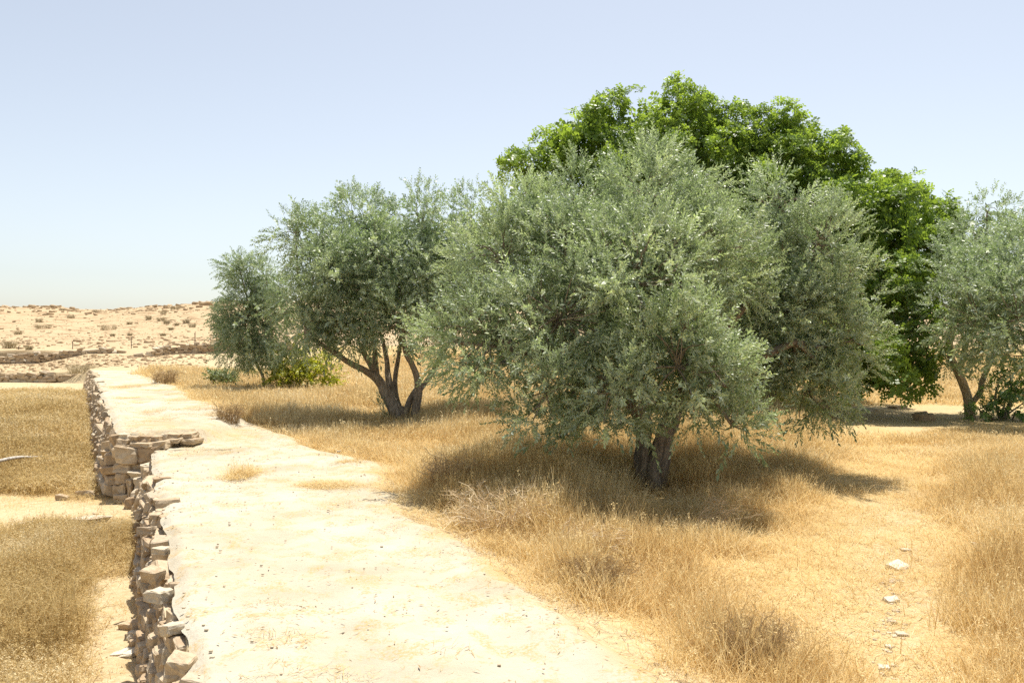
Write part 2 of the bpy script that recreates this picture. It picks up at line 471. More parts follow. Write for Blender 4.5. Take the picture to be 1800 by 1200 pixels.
# ------------------------------------------------------------------ stones
def stone_mesh(name, seed, mat, sub=1, rough=0.12):
    """a roughly squared fieldstone of unit size"""
    import bmesh
    r = np.random.default_rng(seed)
    bm = bmesh.new()
    bmesh.ops.create_cube(bm, size=1.0)
    for vv in bm.verts:
        vv.co += Vector(r.uniform(-0.11, 0.11, 3))
    bmesh.ops.bevel(bm, geom=bm.edges[:], offset=(0.075 if sub > 1 else 0.12), segments=1, affect='EDGES', profile=0.6)
    if sub > 1:
        bmesh.ops.triangulate(bm, faces=bm.faces[:])
        bmesh.ops.subdivide_edges(bm, edges=bm.edges[:], cuts=2, use_grid_fill=True, smooth=0.0)
    off = r.uniform(0, 50, 3)
    for vv in bm.verts:
        c = vv.co
        n = float(vnoise(c.x * 3 + off[0] + c.z * 1.7, c.y * 3 + off[1])) + 0.6 * float(vnoise(c.z * 5 + off[2], c.x * 4 + c.y * 3))
        vv.co += vv.co.normalized() * n * rough * 0.5
        if sub > 1:
            vv.co += vv.co.normalized() * (0.05 * float(vnoise(c.x * 9 + off[1], c.z * 9 + c.y * 8 + off[0])) + 0.03 * float(vnoise(c.x * 21 + c.y * 13, c.z * 19 - c.y * 17)))
    me = bpy.data.meshes.new(name)
    bm.to_mesh(me); bm.free()
    me.materials.append(mat)
    if sub > 1:
        me.polygons.foreach_set('use_smooth', np.zeros(len(me.polygons), dtype=bool))
    return me

ST_FINE = [stone_mesh('fieldstone', 100 + i, M['stone'], 2, 0.16) for i in range(9)]
ST_FINE_P = [stone_mesh('pale_fieldstone', 140 + i, M['stone_pale'], 2, 0.16) for i in range(6)]
ST_WHITE = [stone_mesh('chalk_stone', 160 + i, M['stone_white'], 2, 0.2) for i in range(5)]
ST_LOW = [stone_mesh('small_fieldstone', 200 + i, M['stone'], 1, 0.2) for i in range(9)]
ST_LOW_P = [stone_mesh('small_pale_fieldstone', 230 + i, M['stone_pale'], 1, 0.2) for i in range(5)]

def place_stone(parent, center, size, yaw, r, meshes, jit=0.06):
    me = meshes[int(r.integers(len(meshes)))]
    p = Vector(center) - (parent.location if parent else Vector((0, 0, 0)))
    flip = r.integers(4) * math.pi / 2
    rot = (r.normal(0, jit) + (math.pi if r.random() < 0.5 else 0), r.normal(0, jit), yaw + r.normal(0, jit) + (math.pi if r.random() < 0.5 else 0))
    return link('stone', me, parent, p, rot, size)

def join_stones(name, items, parent):
    """the smaller, far stones of a wall as one part"""
    vs, fs, n = [], {}, 0
    for me, p, rot, sc in items:
        co = np.empty(len(me.vertices) * 3, dtype=np.float32); me.vertices.foreach_get('co', co)
        from mathutils import Euler
        R = np.array(Euler(rot).to_matrix()); co = (co.reshape(-1, 3) * np.array(sc)) @ R.T + np.array(p)
        for pl in me.polygons:
            fs.setdefault(len(pl.vertices), []).append([n + k for k in pl.vertices])
        vs.append(co); n += len(co)
    m2 = mesh_np(name, np.concatenate(vs), [np.array(f) for f in fs.values()], M['stone'])
    o = link(name, m2, parent); o['kind'] = 'stuff'
    return o

def wall_courses(parent, line, s0, s1, zb, zt, hs, ls, depth, r, meshes, pale, batter=0.12, palef=0.15, jit=0.07, jag=0.06, inset=0.3):
    """line(s)->(x,y), tangent; courses of stones between base zb(s) and top zt(s)"""
    course = 0
    nmax = 14
    off = 0.0
    out = []
    zc = 0.0
    for c in range(nmax):
        h = r.uniform(*hs) * (1.15 if c == 0 else 1.0)
        s = s0 - r.random() * ls[1] * 0.6
        any_ = False
        while s < s1:
            l = r.uniform(*ls) * (1.0 if r.random() > 0.18 else 1.6)
            sc = s + l / 2
            if sc > s1 + ls[0] * 0.3: break
            x, y, tx, ty = line(sc)
            base = zb(sc) - 0.03
            top = zt(sc) + r.normal(0, jag)
            hh = h * r.uniform(0.85, 1.18)
            if base + zc + hh * 0.5 < top:
                any_ = True
                frac = zc / max(0.2, zt(sc) - base)
                o = batter * (0.5 - frac) + r.normal(0, 0.025)
                nx, ny = -ty, tx          # face normal to the left of travel
                dp = depth * r.uniform(0.8, 1.25)
                cx = x + nx * (o - dp * inset); cy_ = y + ny * (o - dp * inset)
                yaw = math.atan2(ty, tx)
                ms = pale if r.random() < (palef if frac < .72 else min(.9, palef * 2.6)) else meshes
                out.append((cx, cy_, base + zc + hh / 2 + r.normal(0, 0.008), l * 1.06, dp, hh * 1.08, yaw, ms))
            s += l * 0.985
        zc += h
        if not any_ and c > 1: break
    return out

def add_wall_stones(parent, out, r, jit=0.07, limit=300):
    # nearest stones as parts of their own; the rest joined
    out = sorted(out, key=lambda t: t[0] ** 2 + t[1] ** 2)
    for t in out[:limit]:
        place_stone(parent, (t[0], t[1], t[2]), (t[3], t[4], t[5]), t[6], r, t[7], jit)
    rest = out[limit:]
    if rest:
        items = []
        for t in rest:
            me = ST_LOW[int(r.integers(len(ST_LOW)))]
            items.append((me, np.array([t[0], t[1], t[2]]) - np.array(parent.location), (r.normal(0, jit), r.normal(0, jit), t[6]), (t[3], t[4], t[5])))
        join_stones('far_stones', items, parent)

def line_d(dfun):
    # parametrise a wall by depth
    def f(s):
        x = float(dfun(s)); x2 = float(dfun(s + 0.01))
        t = np.array([x2 - x, 0.01]); t /= np.linalg.norm(t)
        return x, s, t[0], t[1]
    return f

def near_wall():
    r = np.random.default_rng(11)
    w = empty('retaining_wall', (-1.1, 3.1, -0.86), 'crumbling dry stone retaining wall along the near left edge of the pale path', 'stone wall', 'dry stone walls')
    ln = line_d(lambda s: -1.71 - 0.475 * (s - 4.36) - 0.05 - 0.12 * abs(float(fbm(s * .9, 2.2, 3))))
    out = wall_courses(w, ln, 2.9, 13.75, lambda s: float(zleft(ln(s)[0] - 0.2, s)), lambda s: -0.09 - 0.14 * abs(float(fbm(s * .8, 7.7, 3))) - 0.10 * float(sm(11.3, 12.6, s)), (0.075, 0.14), (0.12, 0.27), 0.22, r, ST_FINE, ST_FINE_P, 0.20, 0.16, jag=0.05, inset=0.05)
    add_wall_stones(w, out, r, 0.13, 276)
    # blocks that lie on the lip and into the path, as in the photograph
    lip = [(372, 1190, .36, .26, .16, 1), (340, 1155, .30, .24, .18, 0), (325, 1095, .30, .22, .15, 1), (300, 1035, .34, .30, .17, 1), (288, 1000, .32, .26, .20, 0), (318, 1000, .22, .2, .12, 1),
           (316, 1060, .26, .24, .14, 0), (300, 960, .25, .2, .12, 1), (275, 925, .3, .24, .16, 0), (290, 900, .22, .18, .10, 0), (282, 868, .3, .22, .13, 1), (270, 845, .34, .24, .18, 0),
           (288, 826, .26, .2, .12, 1), (266, 822, .36, .26, .2, 1), (284, 806, .3, .22, .14, 0), (296, 930, .2, .26, .1, 0), (350, 1120, .2, .2, .1, 0), (338, 1070, .18, .16, .08, 0), (292, 812, .2, .2, .12, 0)]
    for (px, py, a, b, h, pale) in lip:
        if py < 850 or px in (350, 318, 316, 296, 338): continue
        px -= 8
        d = F * HC / (py - 600); x = (px - 900) * d / F
        a *= .46; b *= .5; h *= .5
        place_stone(w, (x - .05, d, -h * 0.25 - .02), (a, b, h), r.uniform(-0.6, 0.6), r, ST_FINE_P if pale or r.random() < .5 else ST_FINE, 0.2)

def far_wall():
    r = np.random.default_rng(12)
    w = empty('retaining_wall', (-6.95, 14.1, -0.84), 'rubble retaining wall receding along the far stretch of the path beside tall grass', 'stone wall', 'dry stone walls')
    ln = line_d(lambda s: -6.70 - 0.54 * (s - 13.75) - 0.04)
    out = wall_courses(w, ln, 14.1, 45.5, lambda s: float(zleft(ln(s)[0] - 0.3, s)) + 0.08, lambda s: 0.13 + 0.05 * math.sin(s * 2.3), (0.13, 0.20), (0.20, 0.42), 0.28, r, ST_LOW, ST_LOW_P, 0.25, 0.1, jag=0.07, inset=0.0)
    add_wall_stones(w, out, r, 0.20, 298)

def cross_wall():
    r = np.random.default_rng(13)
    w = empty('stone_pier', (-6.4, 13.75, -0.84), 'squared block pier and low cross wall stepping across the path', 'stone wall', 'dry stone walls')
    Z = 5.4545
    def bx(x0, y0, x1, y1, d, dep, ms, g=0.93):
        xa, ya = 150 + x0 / Z, 740 + y0 / Z; xb, yb = 150 + x1 / Z, 740 + y1 / Z
        a = P(xa, ya, d); b = P(xb, yb, d)
        c = (a + b) / 2; c[1] = d + dep / 2
        me = ms[int(r.integers(len(ms)))]
        link('stone', me, w, Vector(c) - w.location, (r.normal(0, .03), r.normal(0, .05), r.normal(0, .07) + (math.pi if r.random() < .5 else 0)), ((b[0] - a[0]) * 1.05, dep, (a[2] - b[2]) * 1.07))
    A = ST_FINE; B = ST_FINE_P
    for t in [(300, 120, 412, 172, 13.72, .4, B), (292, 168, 402, 256, 13.66, .4, A), (404, 150, 494, 216, 13.70, .36, A), (494, 148, 612, 212, 13.74, .36, A), (612, 148, 708, 208, 13.8, .34, A),
              (635, 195, 762, 266, 13.72, .36, A), (430, 210, 634, 262, 13.62, .42, A), (700, 135, 770, 190, 13.95, .3, B), (758, 126, 878, 174, 14.0, .34, A), (748, 168, 880, 212, 13.95, .36, A),
              (876, 122, 1016, 182, 14.15, .36, A), (886, 178, 1044, 234, 14.1, .4, A), (300, 236, 436, 262, 13.6, .4, A),
              (272, 258, 488, 418, 13.58, .5, A), (488, 256, 684, 416, 13.62, .5, A), (270, 420, 434, 494, 13.58, .46, A), (432, 414, 552, 480, 13.62, .44, A),
              (268, 492, 404, 606, 13.55, .46, A), (404, 486, 556, 560, 13.42, .6, B), (268, 602, 404, 742, 13.52, .46, A), (402, 556, 470, 640, 13.46, .5, B), (440, 560, 600, 660, 13.2, .6, B),
              (400, 630, 450, 760, 13.4, .4, A), (446, 650, 590, 800, 13.0, .6, B), (548, 418, 690, 580, 13.3, .6, B), (640, 290, 706, 420, 13.5, .5, B), (690, 310, 780, 400, 13.3, .3, A), (690, 440, 790, 520, 12.9, .3, A),
              (380, 740, 500, 860, 12.9, .5, A), (270, 720, 390, 800, 13.4, .5, A)]:
        bx(*t)

def terrace_wall(label, pts, hs, ls, seed):
    r = np.random.default_rng(seed)
    pts = [np.array(p, dtype=float) for p in pts]      # x, y, base, top
    seg = [np.linalg.norm(b[:2] - a[:2]) for a, b in zip(pts[:-1], pts[1:])]
    cum = np.concatenate([[0], np.cumsum(seg)])
    def at(s):
        i = int(np.clip(np.searchsorted(cum, s) - 1, 0, len(seg) - 1)); t = (s - cum[i]) / seg[i]
        return pts[i] + (pts[i + 1] - pts[i]) * t, (pts[i + 1] - pts[i])[:2] / seg[i]
    w = empty('terrace_wall', tuple(pts[0][:3]), label, 'stone wall', 'dry stone walls')
    def ln(s):
        p, t = at(s); return p[0], p[1], -t[0], -t[1]   # face towards the camera
    out = wall_courses(w, ln, 0, cum[-1], lambda s: at(s)[0][2], lambda s: at(s)[0][3], hs, ls, 0.4, r, ST_LOW, ST_LOW_P, 0.1, 0.22, jag=0.09)
    add_wall_stones(w, out, r, 0.12, 296)

near_wall(); far_wall(); cross_wall()
terrace_wall('low pale terrace wall nearest on the left, beyond the tall grass', [(-37.5, 47.9, -.66, -.08), (-31, 47.9, -.62, -.02), (-27.5, 48.0, -.55, -.04), (-25.8, 48.1, -.45, -.12)], (.13, .20), (.25, .55), 21)
terrace_wall('tall brown rubble terrace wall running left under the hill', [(-44, 57.3, .02, .75), (-37, 57.6, .02, .82), (-33, 57.8, .12, 1.12), (-29.5, 58, .22, 1.35), (-28.2, 58.3, .35, 1.2)], (.14, .21), (.22, .44), 22)
terrace_wall('rubble wall that climbs beside the ramp and runs behind the trees', [(-26.6, 53.5, .1, .40), (-25.6, 55.5, .35, .95), (-24.4, 57.5, .72, 1.62), (-21.5, 58, .80, 1.80), (-16, 58.4, .9, 1.75)], (.14, .21), (.22, .44), 23)

for o in list(SC.objects):
    if o.type == 'EMPTY' and o.get('category') == 'stone wall': o['kind'] = 'thing'

# ------------------------------------------------------------------ tubes, leaves, crowns
class MB:
    def __init__(s): s.v = []; s.f = []; s.n = 0; s.t = []
    def add(s, v, f, tint=None):
        s.v.append(np.asarray(v, dtype=np.float32)); s.f.append(np.asarray(f) + s.n); s.n += len(v)
        s.t.append(np.full(len(f), 0.5) if tint is None else np.broadcast_to(tint, len(f)))
    def build(s, name, mat, parent=None, smooth=False, origin=None):
        v = np.concatenate(s.v); tint = np.concatenate(s.t)
        if origin is not None: v = v - np.asarray(origin, dtype=np.float32)
        fs = {}; order = []
        byk = {}
        for f, t in zip(s.f, s.t):
            byk.setdefault(f.shape[1], ([], []))[0].append(f); byk[f.shape[1]][1].append(t)
        faces = [np.concatenate(a) for a, _ in byk.values()]; tt = np.concatenate([np.concatenate(b) for _, b in byk.values()])
        return link(name, mesh_np(name, v, faces, mat, smooth, fattr={'tint': tt}), parent)

def spline(pts, n):
    pts = np.asarray(pts, dtype=float)
    t = np.linspace(0, len(pts) - 1, n); i = np.clip(t.astype(int), 0, len(pts) - 2); u = (t - i)[:, None]
    p0 = pts[np.maximum(i - 1, 0)]; p1 = pts[i]; p2 = pts[i + 1]; p3 = pts[np.minimum(i + 2, len(pts) - 1)]
    return 0.5 * ((2 * p1) + (-p0 + p2) * u + (2 * p0 - 5 * p1 + 4 * p2 - p3) * u ** 2 + (-p0 + 3 * p1 - 3 * p2 + p3) * u ** 3)

def tube(mb, pts, rads, sides=8, n=12, gnarl=0.0, seed=0, flare=0.0):
    pts = np.asarray(pts, dtype=float)
    c = spline(np.column_stack([pts, np.interp(np.arange(len(pts)), np.linspace(0, len(pts) - 1, len(rads)), rads)]), n)
    rad = c[:, 3]; c = c[:, :3]
    tan = np.gradient(c, axis=0); tan /= np.linalg.norm(tan, axis=1)[:, None] + 1e-9
    ref = np.array([0.31, 0.94, 0.13])
    a = np.cross(tan, ref); a /= np.linalg.norm(a, axis=1)[:, None] + 1e-9
    b = np.cross(tan, a)
    th = np.arange(sides) / sides * 2 * np.pi
    R = np.repeat(rad[:, None], sides, 1)
    if gnarl:
        L = np.linspace(0, n * 0.22, n)[:, None]
        g = vnoise(np.cos(th)[None] * 1.6 + 7 + seed + L * 0.35, np.sin(th)[None] * 1.6 + L * 0.8 + seed * 3.1) + 0.6 * vnoise(np.cos(th)[None] * 4 + seed + L * 0.2, np.sin(th)[None] * 4 + L * 0.5)
        R = R * (1 + gnarl * g)
    if flare:
        R = R * (1 + flare * np.exp(-np.arange(n) / (n * 0.10)))[:, None] 
    v = c[:, None] + R[..., None] * (np.cos(th)[None, :, None] * a[:, None] + np.sin(th)[None, :, None] * b[:, None])
    i = np.arange(n - 1)[:, None] * sides + np.arange(sides)[None]
    j = np.arange(n - 1)[:, None] * sides + (np.arange(sides)[None] + 1) % sides
    mb.add(v.reshape(-1, 3), np.stack([i, j, j + sides, i + sides], -1).reshape(-1, 4), np.random.default_rng(seed + 5).random())

def leaf_quads(base, dirs, side, nrm, L, W, fold=0.12, mid=0.5):
    """K leaves as rhombic quads: base, one edge, tip, other edge"""
    m = base + dirs * (L * mid)[:, None]
    l = m + side * (W * 0.5)[:, None] + nrm * (W * fold)[:, None]
    r = m - side * (W * 0.5)[:, None] + nrm * (W * fold)[:, None]
    tip = base + dirs * L[:, None]
    return np.stack([base, r, tip, l], 1)

def unit(v): return v / (np.linalg.norm(v, axis=-1, keepdims=True) + 1e-9)

def sprig_olive(r, pairs=11, length=0.34, L=0.068, W=0.0205):
    q = []
    for k in range(pairs):
        t = (k + 0.6) / pairs
        for s in (0, 1):
            phi = k * math.pi / 2 + s * math.pi + r.normal(0, 0.35)
            out = np.array([math.cos(phi), math.sin(phi), 0.0])
            el = r.uniform(0.55, 1.0) + 0.45 * (t > 0.85)
            d = out * math.cos(el) + np.array([0, 0, 1]) * math.sin(el)
            nr = -out * math.sin(el) + np.array([0, 0, 1]) * math.cos(el)
            ax = np.cross(d, nr); tw = r.normal(0, 0.5)
            sd = ax * math.cos(tw) + nr * math.sin(tw); nn = np.cross(sd, d)
            l = L * r.uniform(0.75, 1.15) * (1 - 0.45 * max(0, t - 0.7) / 0.3)
            q.append(leaf_quads(np.array([[0, 0, t * length]]), d[None], sd[None], nn[None], np.array([l]), np.array([W * r.uniform(.85, 1.2)]))[0])
    q.append(np.array([[-.0025, 0, 0], [.0025, 0, 0], [.001, 0, length], [-.001, 0, length]]))
    return np.array(q)      # K,4,3

def sprig_carob(r, nleaf=5, L=0.078, W=0.060, rach=0.17):
    q = []
    for k in range(nleaf):
        phi = k * 2.4 + r.normal(0, 0.3); el = r.uniform(0.05, 0.95)
        d = np.array([math.cos(phi) * math.cos(el), math.sin(phi) * math.cos(el), math.sin(el)])
        side = unit(np.cross(d, [0, 0, 1.0])); nn = np.cross(side, d)
        o = np.array([0, 0, 0.03 * k])
        for j in range(3):
            t = (j + 1) / 3 * rach
            for s in (-1, 1):
                ld = unit(side * s * 0.95 + d * 0.45 + nn * r.normal(0.15, 0.2))
                sd = unit(np.cross(nn, ld) + nn * r.normal(0, .2)); n2 = np.cross(ld, sd)
                q.append(leaf_quads((o + d * t)[None], ld[None], sd[None], n2[None], np.array([L * r.uniform(.8, 1.15)]), np.array([W * r.uniform(.9, 1.1)]), 0.08, 0.55)[0])
    return np.array(q)

def sprig_broad(r, n=14, L=0.085, W=0.042, length=0.25):
    q = []
    for k in range(n):
        t = (k + 0.5) / n; phi = k * 2.4 + r.normal(0, .3); el = r.uniform(0.1, 0.9)
        d = np.array([math.cos(phi) * math.cos(el), math.sin(phi) * math.cos(el), math.sin(el)])
        side = unit(np.cross(d, [0, 0, 1.0]) + r.normal(0, .25, 3)); nn = unit(np.cross(side, d))
        q.append(leaf_quads(np.array([[0, 0, t * length]]), d[None], side[None], nn[None], np.array([L * r.uniform(.7, 1.2)]), np.array([W * r.uniform(.8, 1.2)]), 0.1, 0.45)[0])
    return np.array(q)

def frames(dirs, r):
    z = unit(dirs); a = unit(np.cross(z, r.normal(size=z.shape))); b = np.cross(z, a)
    return np.stack([a, b, z], -1)     # columns

def spray(templates, pos, dirs, scale, r, droop=0.25, tints=None):
    """place sprigs; returns verts (n,4,3) and tint per leaf"""
    V = []; T = []
    which = r.integers(len(templates), size=len(pos))
    for k, t in enumerate(templates):
        m = which == k
        if not m.any(): continue
        Fm = frames(dirs[m], r); s = scale[m]
        loc = t.reshape(-1, 3)
        v = np.einsum('nij,kj->nki', Fm, loc) * s[:, None, None]
        along = (loc[:, 2][None] * s[:, None])
        v[..., 2] -= droop * np.maximum(along, 0) ** 2 / 0.35
        v += pos[m][:, None]
        V.append(v.reshape(-1, 4, 3)); ti = r.random(m.sum()) if tints is None else tints[m]
        T.append(np.clip(np.repeat(ti, len(t)) + r.normal(0, 0.16, m.sum() * len(t)), 0, 1))
    return np.concatenate(V), np.concatenate(T)

def rdir(n, r): return unit(r.normal(size=(n, 3)))

def crown(name, lobes, limb_ends, templates, mats, parent, r, clump_k, sprigs, crad, sscale=1.0, up=0.35, droop=0.25, zmin=0.0, shoots=0.06, bark=None, hang=0.0, back=1.0, core=90):
    """lobes: (centre, radius). Foliage in clumps over the lobes, with branches from limb ends"""
    C = np.array([l[0] for l in lobes]); Rr = np.array([l[1] for l in lobes])
    pos, dr, sc, ti = [], [], [], []
    mb = MB(); anybr = False
    zmin0 = zmin
    for i, (c, R) in enumerate(zip(C, Rr)):
        zmin = lobes[i][2] if len(lobes[i]) > 2 and lobes[i][2] is not None else zmin0
        n = max(5, int(clump_k * R * R))
        D = rdir(n, r)
        D[:, 2] += 0.15; D = unit(D)
        rr = R * r.uniform(0.62, 1.04, n)
        cc = c + D * rr[:, None]
        # drop those deep inside a neighbour
        dist = np.linalg.norm(cc[:, None] - C[None], axis=2) / Rr[None]
        dist[:, i] = 9
        keep = (dist.min(1) > 0.55) & (cc[:, 2] > zmin)
        if back < 1: keep &= (D[:, 1] < 0.35) | (r.random(n) < back)
        cc, D = cc[keep], D[keep]
        # a bough to the lobe
        e = limb_ends[np.argmin(np.linalg.norm(limb_ends - c, axis=1))]
        mid = (e + c) / 2 + r.normal(0, 0.12 * R, 3)
        tube(mb, [e, mid, c], [0.035 + 0.02 * R, 0.03, 0.018], 6, 8, 0.1, i)
        for q in range(len(cc)):
            m2 = c + (cc[q] - c) * 0.5 + r.normal(0, 0.06, 3)
            tube(mb, [c, m2, cc[q]], [0.013, 0.009, 0.005], 4, 4, 0, q)
        for q in range(len(cc)):
            rc = crad * r.uniform(0.65, 1.25)
            k = int(sprigs * r.uniform(0.7, 1.3))
            d2 = unit(rdir(k, r) + D[q] * 0.55)
            p = cc[q] + d2 * (rc * r.uniform(0.25, 1.0, k) ** 0.6)[:, None]
            dd = unit(d2 * 0.75 + D[q] * 0.55 + np.array([0, 0, up - hang * (D[q][2] < 0.1)]) + r.normal(0, 0.3, (k, 3)))
            s = sscale * r.uniform(0.7, 1.15, k)
            s = np.where(r.random(k) < shoots, s * 1.45, s)
            tt = np.clip(r.normal(0.5, 0.16) + r.normal(0, 0.14, k), 0, 1)
            ok = p[:, 2] > zmin
            pos.append(p[ok]); dr.append(dd[ok]); sc.append(s[ok]); ti.append(tt[ok])
        # oversized, darker filler sprigs added inside the lobe to block light and view
        nc = int(core * R ** 3) + 4
        p = c + rdir(nc, r) * (R * 0.62 * r.random(nc) ** 0.4)[:, None]
        p = p[p[:, 2] > zmin + 0.1]
        pos.append(p); dr.append(unit(rdir(len(p), r) + [0, 0, .3])); sc.append(np.full(len(p), sscale * 1.9)); ti.append(np.full(len(p), .35))
    pos = np.concatenate(pos); dr = np.concatenate(dr); sc = np.concatenate(sc); ti = np.concatenate(ti)
    V, T = spray(templates, pos, dr, sc, r, droop, ti)
    o0 = np.array(parent.location)
    n = len(V)
    me = mesh_np(name, V.reshape(-1, 3) - o0, np.arange(n * 4).reshape(-1, 4), mats, False, fattr={'tint': T})
    o = link(name, me, parent); o['kind'] = 'stuff'
    if bark: 
        b = mb.build('branches', bark, parent, True, o0)
    return n

def lobes_px(L, dj=0.0, seed=1):
    r = np.random.default_rng(seed); out = []
    for t in L:
        px, py, rp, d = t[:4]
        d = d + r.uniform(-dj, dj)
        out.append((P(px, py, d), rp * d / F, t[4] if len(t) > 4 else None))
    return out

LEAF_R = np.random.default_rng(31)
T_OLIVE = [sprig_olive(LEAF_R) for _ in range(8)]
T_OLIVE_FAR = [sprig_olive(LEAF_R, 8, 0.34, 0.092, 0.026) for _ in range(6)]
T_CAROB = [sprig_carob(LEAF_R) for _ in range(6)]
T_BROAD = [sprig_broad(LEAF_R) for _ in range(6)]
LEAVES = {}

# ---- the big olive in front
def olive_front():
    r = np.random.default_rng(41)
    d0 = 11.0
    base = P(1145, 855, d0); base[2] = float(ground_z(base[0], base[1]))
    t = empty('olive_tree', base, 'large silvery olive tree in front, short split trunk standing in long straw', 'tree', 'olive trees')
    mb = MB()
    g = lambda px, py, d=d0: P(px, py, d)
    b = base
    tube(mb, [b + [-.08, 0, -.1], g(1133, 820), g(1130, 780), g(1128, 735), g(1100, 690, 10.8)], [.15, .12, .105, .10, .085], 32, 48, 0.30, 1, 0.5)
    tube(mb, [b + [.14, .05, -.1], g(1158, 820), g(1166, 775), g(1180, 735), g(1205, 690, 11.2)], [.15, .125, .11, .10, .085], 32, 48, 0.32, 2, 0.5)
    tube(mb, [b + [.03, -.08, -.1], g(1146, 835, 10.9), g(1153, 800, 10.9), g(1163, 760, 10.9), g(1172, 730, 10.95)], [.15, .10, .08, .06, .05], 20, 30, 0.25, 3, 0.5)
    ends = []
    for k, (a, m, e) in enumerate([((1100, 690, 10.8), (1040, 620, 10.6), (960, 560, 10.8)), ((1100, 690, 10.8), (1080, 600, 10.5), (1060, 480, 10.9)), ((1100, 690, 10.8), (1020, 660, 10.1), (930, 620, 10.3)),
                                   ((1205, 690, 11.2), (1260, 600, 11.3), (1340, 500, 11.6)), ((1205, 690, 11.2), (1200, 580, 11.3), (1190, 430, 11.6)), ((1205, 690, 11.2), (1310, 640, 11.4), (1400, 600, 11.6)),
                                   ((1205, 690, 11.2), (1210, 650, 10.4), (1190, 600, 9.9)), ((1100, 690, 10.8), (1120, 650, 11.6), (1100, 560, 12.4)), ((1205, 690, 11.2), (1290, 620, 12.2), (1360, 540, 12.8))]):
        pts = [g(*a), g(*m), g(*e)]
        tube(mb, pts, [.10, .07, .045], 10, 18, 0.12, 10 + k); ends += [np.array(pts[1]), np.array(pts[2])]
    mb.build('trunk', M['bark_dark'], t, True, base)
    L = lobes_px([(860, 590, 105, 10.5, .95), (792, 600, 60, 10.7), (885, 450, 100, 11), (930, 370, 72, 11.4), (1010, 360, 85, 11.5), (1140, 335, 92, 11.5), (1225, 320, 60, 11.8),
                  (1110, 500, 150, 10.2), (985, 560, 120, 9.9), (960, 690, 88, 9.9), (1080, 680, 100, 9.5, .85), (1190, 645, 118, 9.4, .9), (1275, 680, 72, 9.3, .75), (1040, 735, 42, 9.9), (1225, 720, 45, 9.6),
                  (1375, 345, 75, 12.6), (1435, 420, 85, 12.4), (1485, 500, 72, 12.3), (1478, 600, 80, 12.1), (1420, 685, 75, 12.2, .45), (1470, 690, 55, 12.1, .45), (1255, 430, 95, 11.0), (1385, 550, 90, 12.3), (1390, 630, 70, 12.2), (1335, 610, 75, 11.9), (1310, 520, 70, 11.8), (1300, 690, 60, 11.6),
                  (1000, 450, 100, 10.6), (1180, 430, 100, 10.8), (880, 640, 60, 10.1), (985, 762, 28, 10.0, .62), (1285, 745, 35, 9.5, .6),
                  (1150, 480, 170, 12.6), (960, 500, 130, 12.3), (1360, 520, 130, 12.9), (1180, 640, 130, 12.2), (1040, 640, 100, 11.8), (1360, 650, 90, 12.4)], 0.15, 3)
    L = [(c - np.array([0, 0, .10 if c[2] > 3.0 else 0.0]), max(R - .13, .18), z) for c, R, z in L]
    LEAVES['front'] = crown('crown', L, np.array(ends), T_OLIVE, M['olive'], t, r, 66, 18, 0.23, 0.92, 0.45, 0.10, base[2] + 0.95, 0.05, M['bark'], 0.08, 0.5, 60)

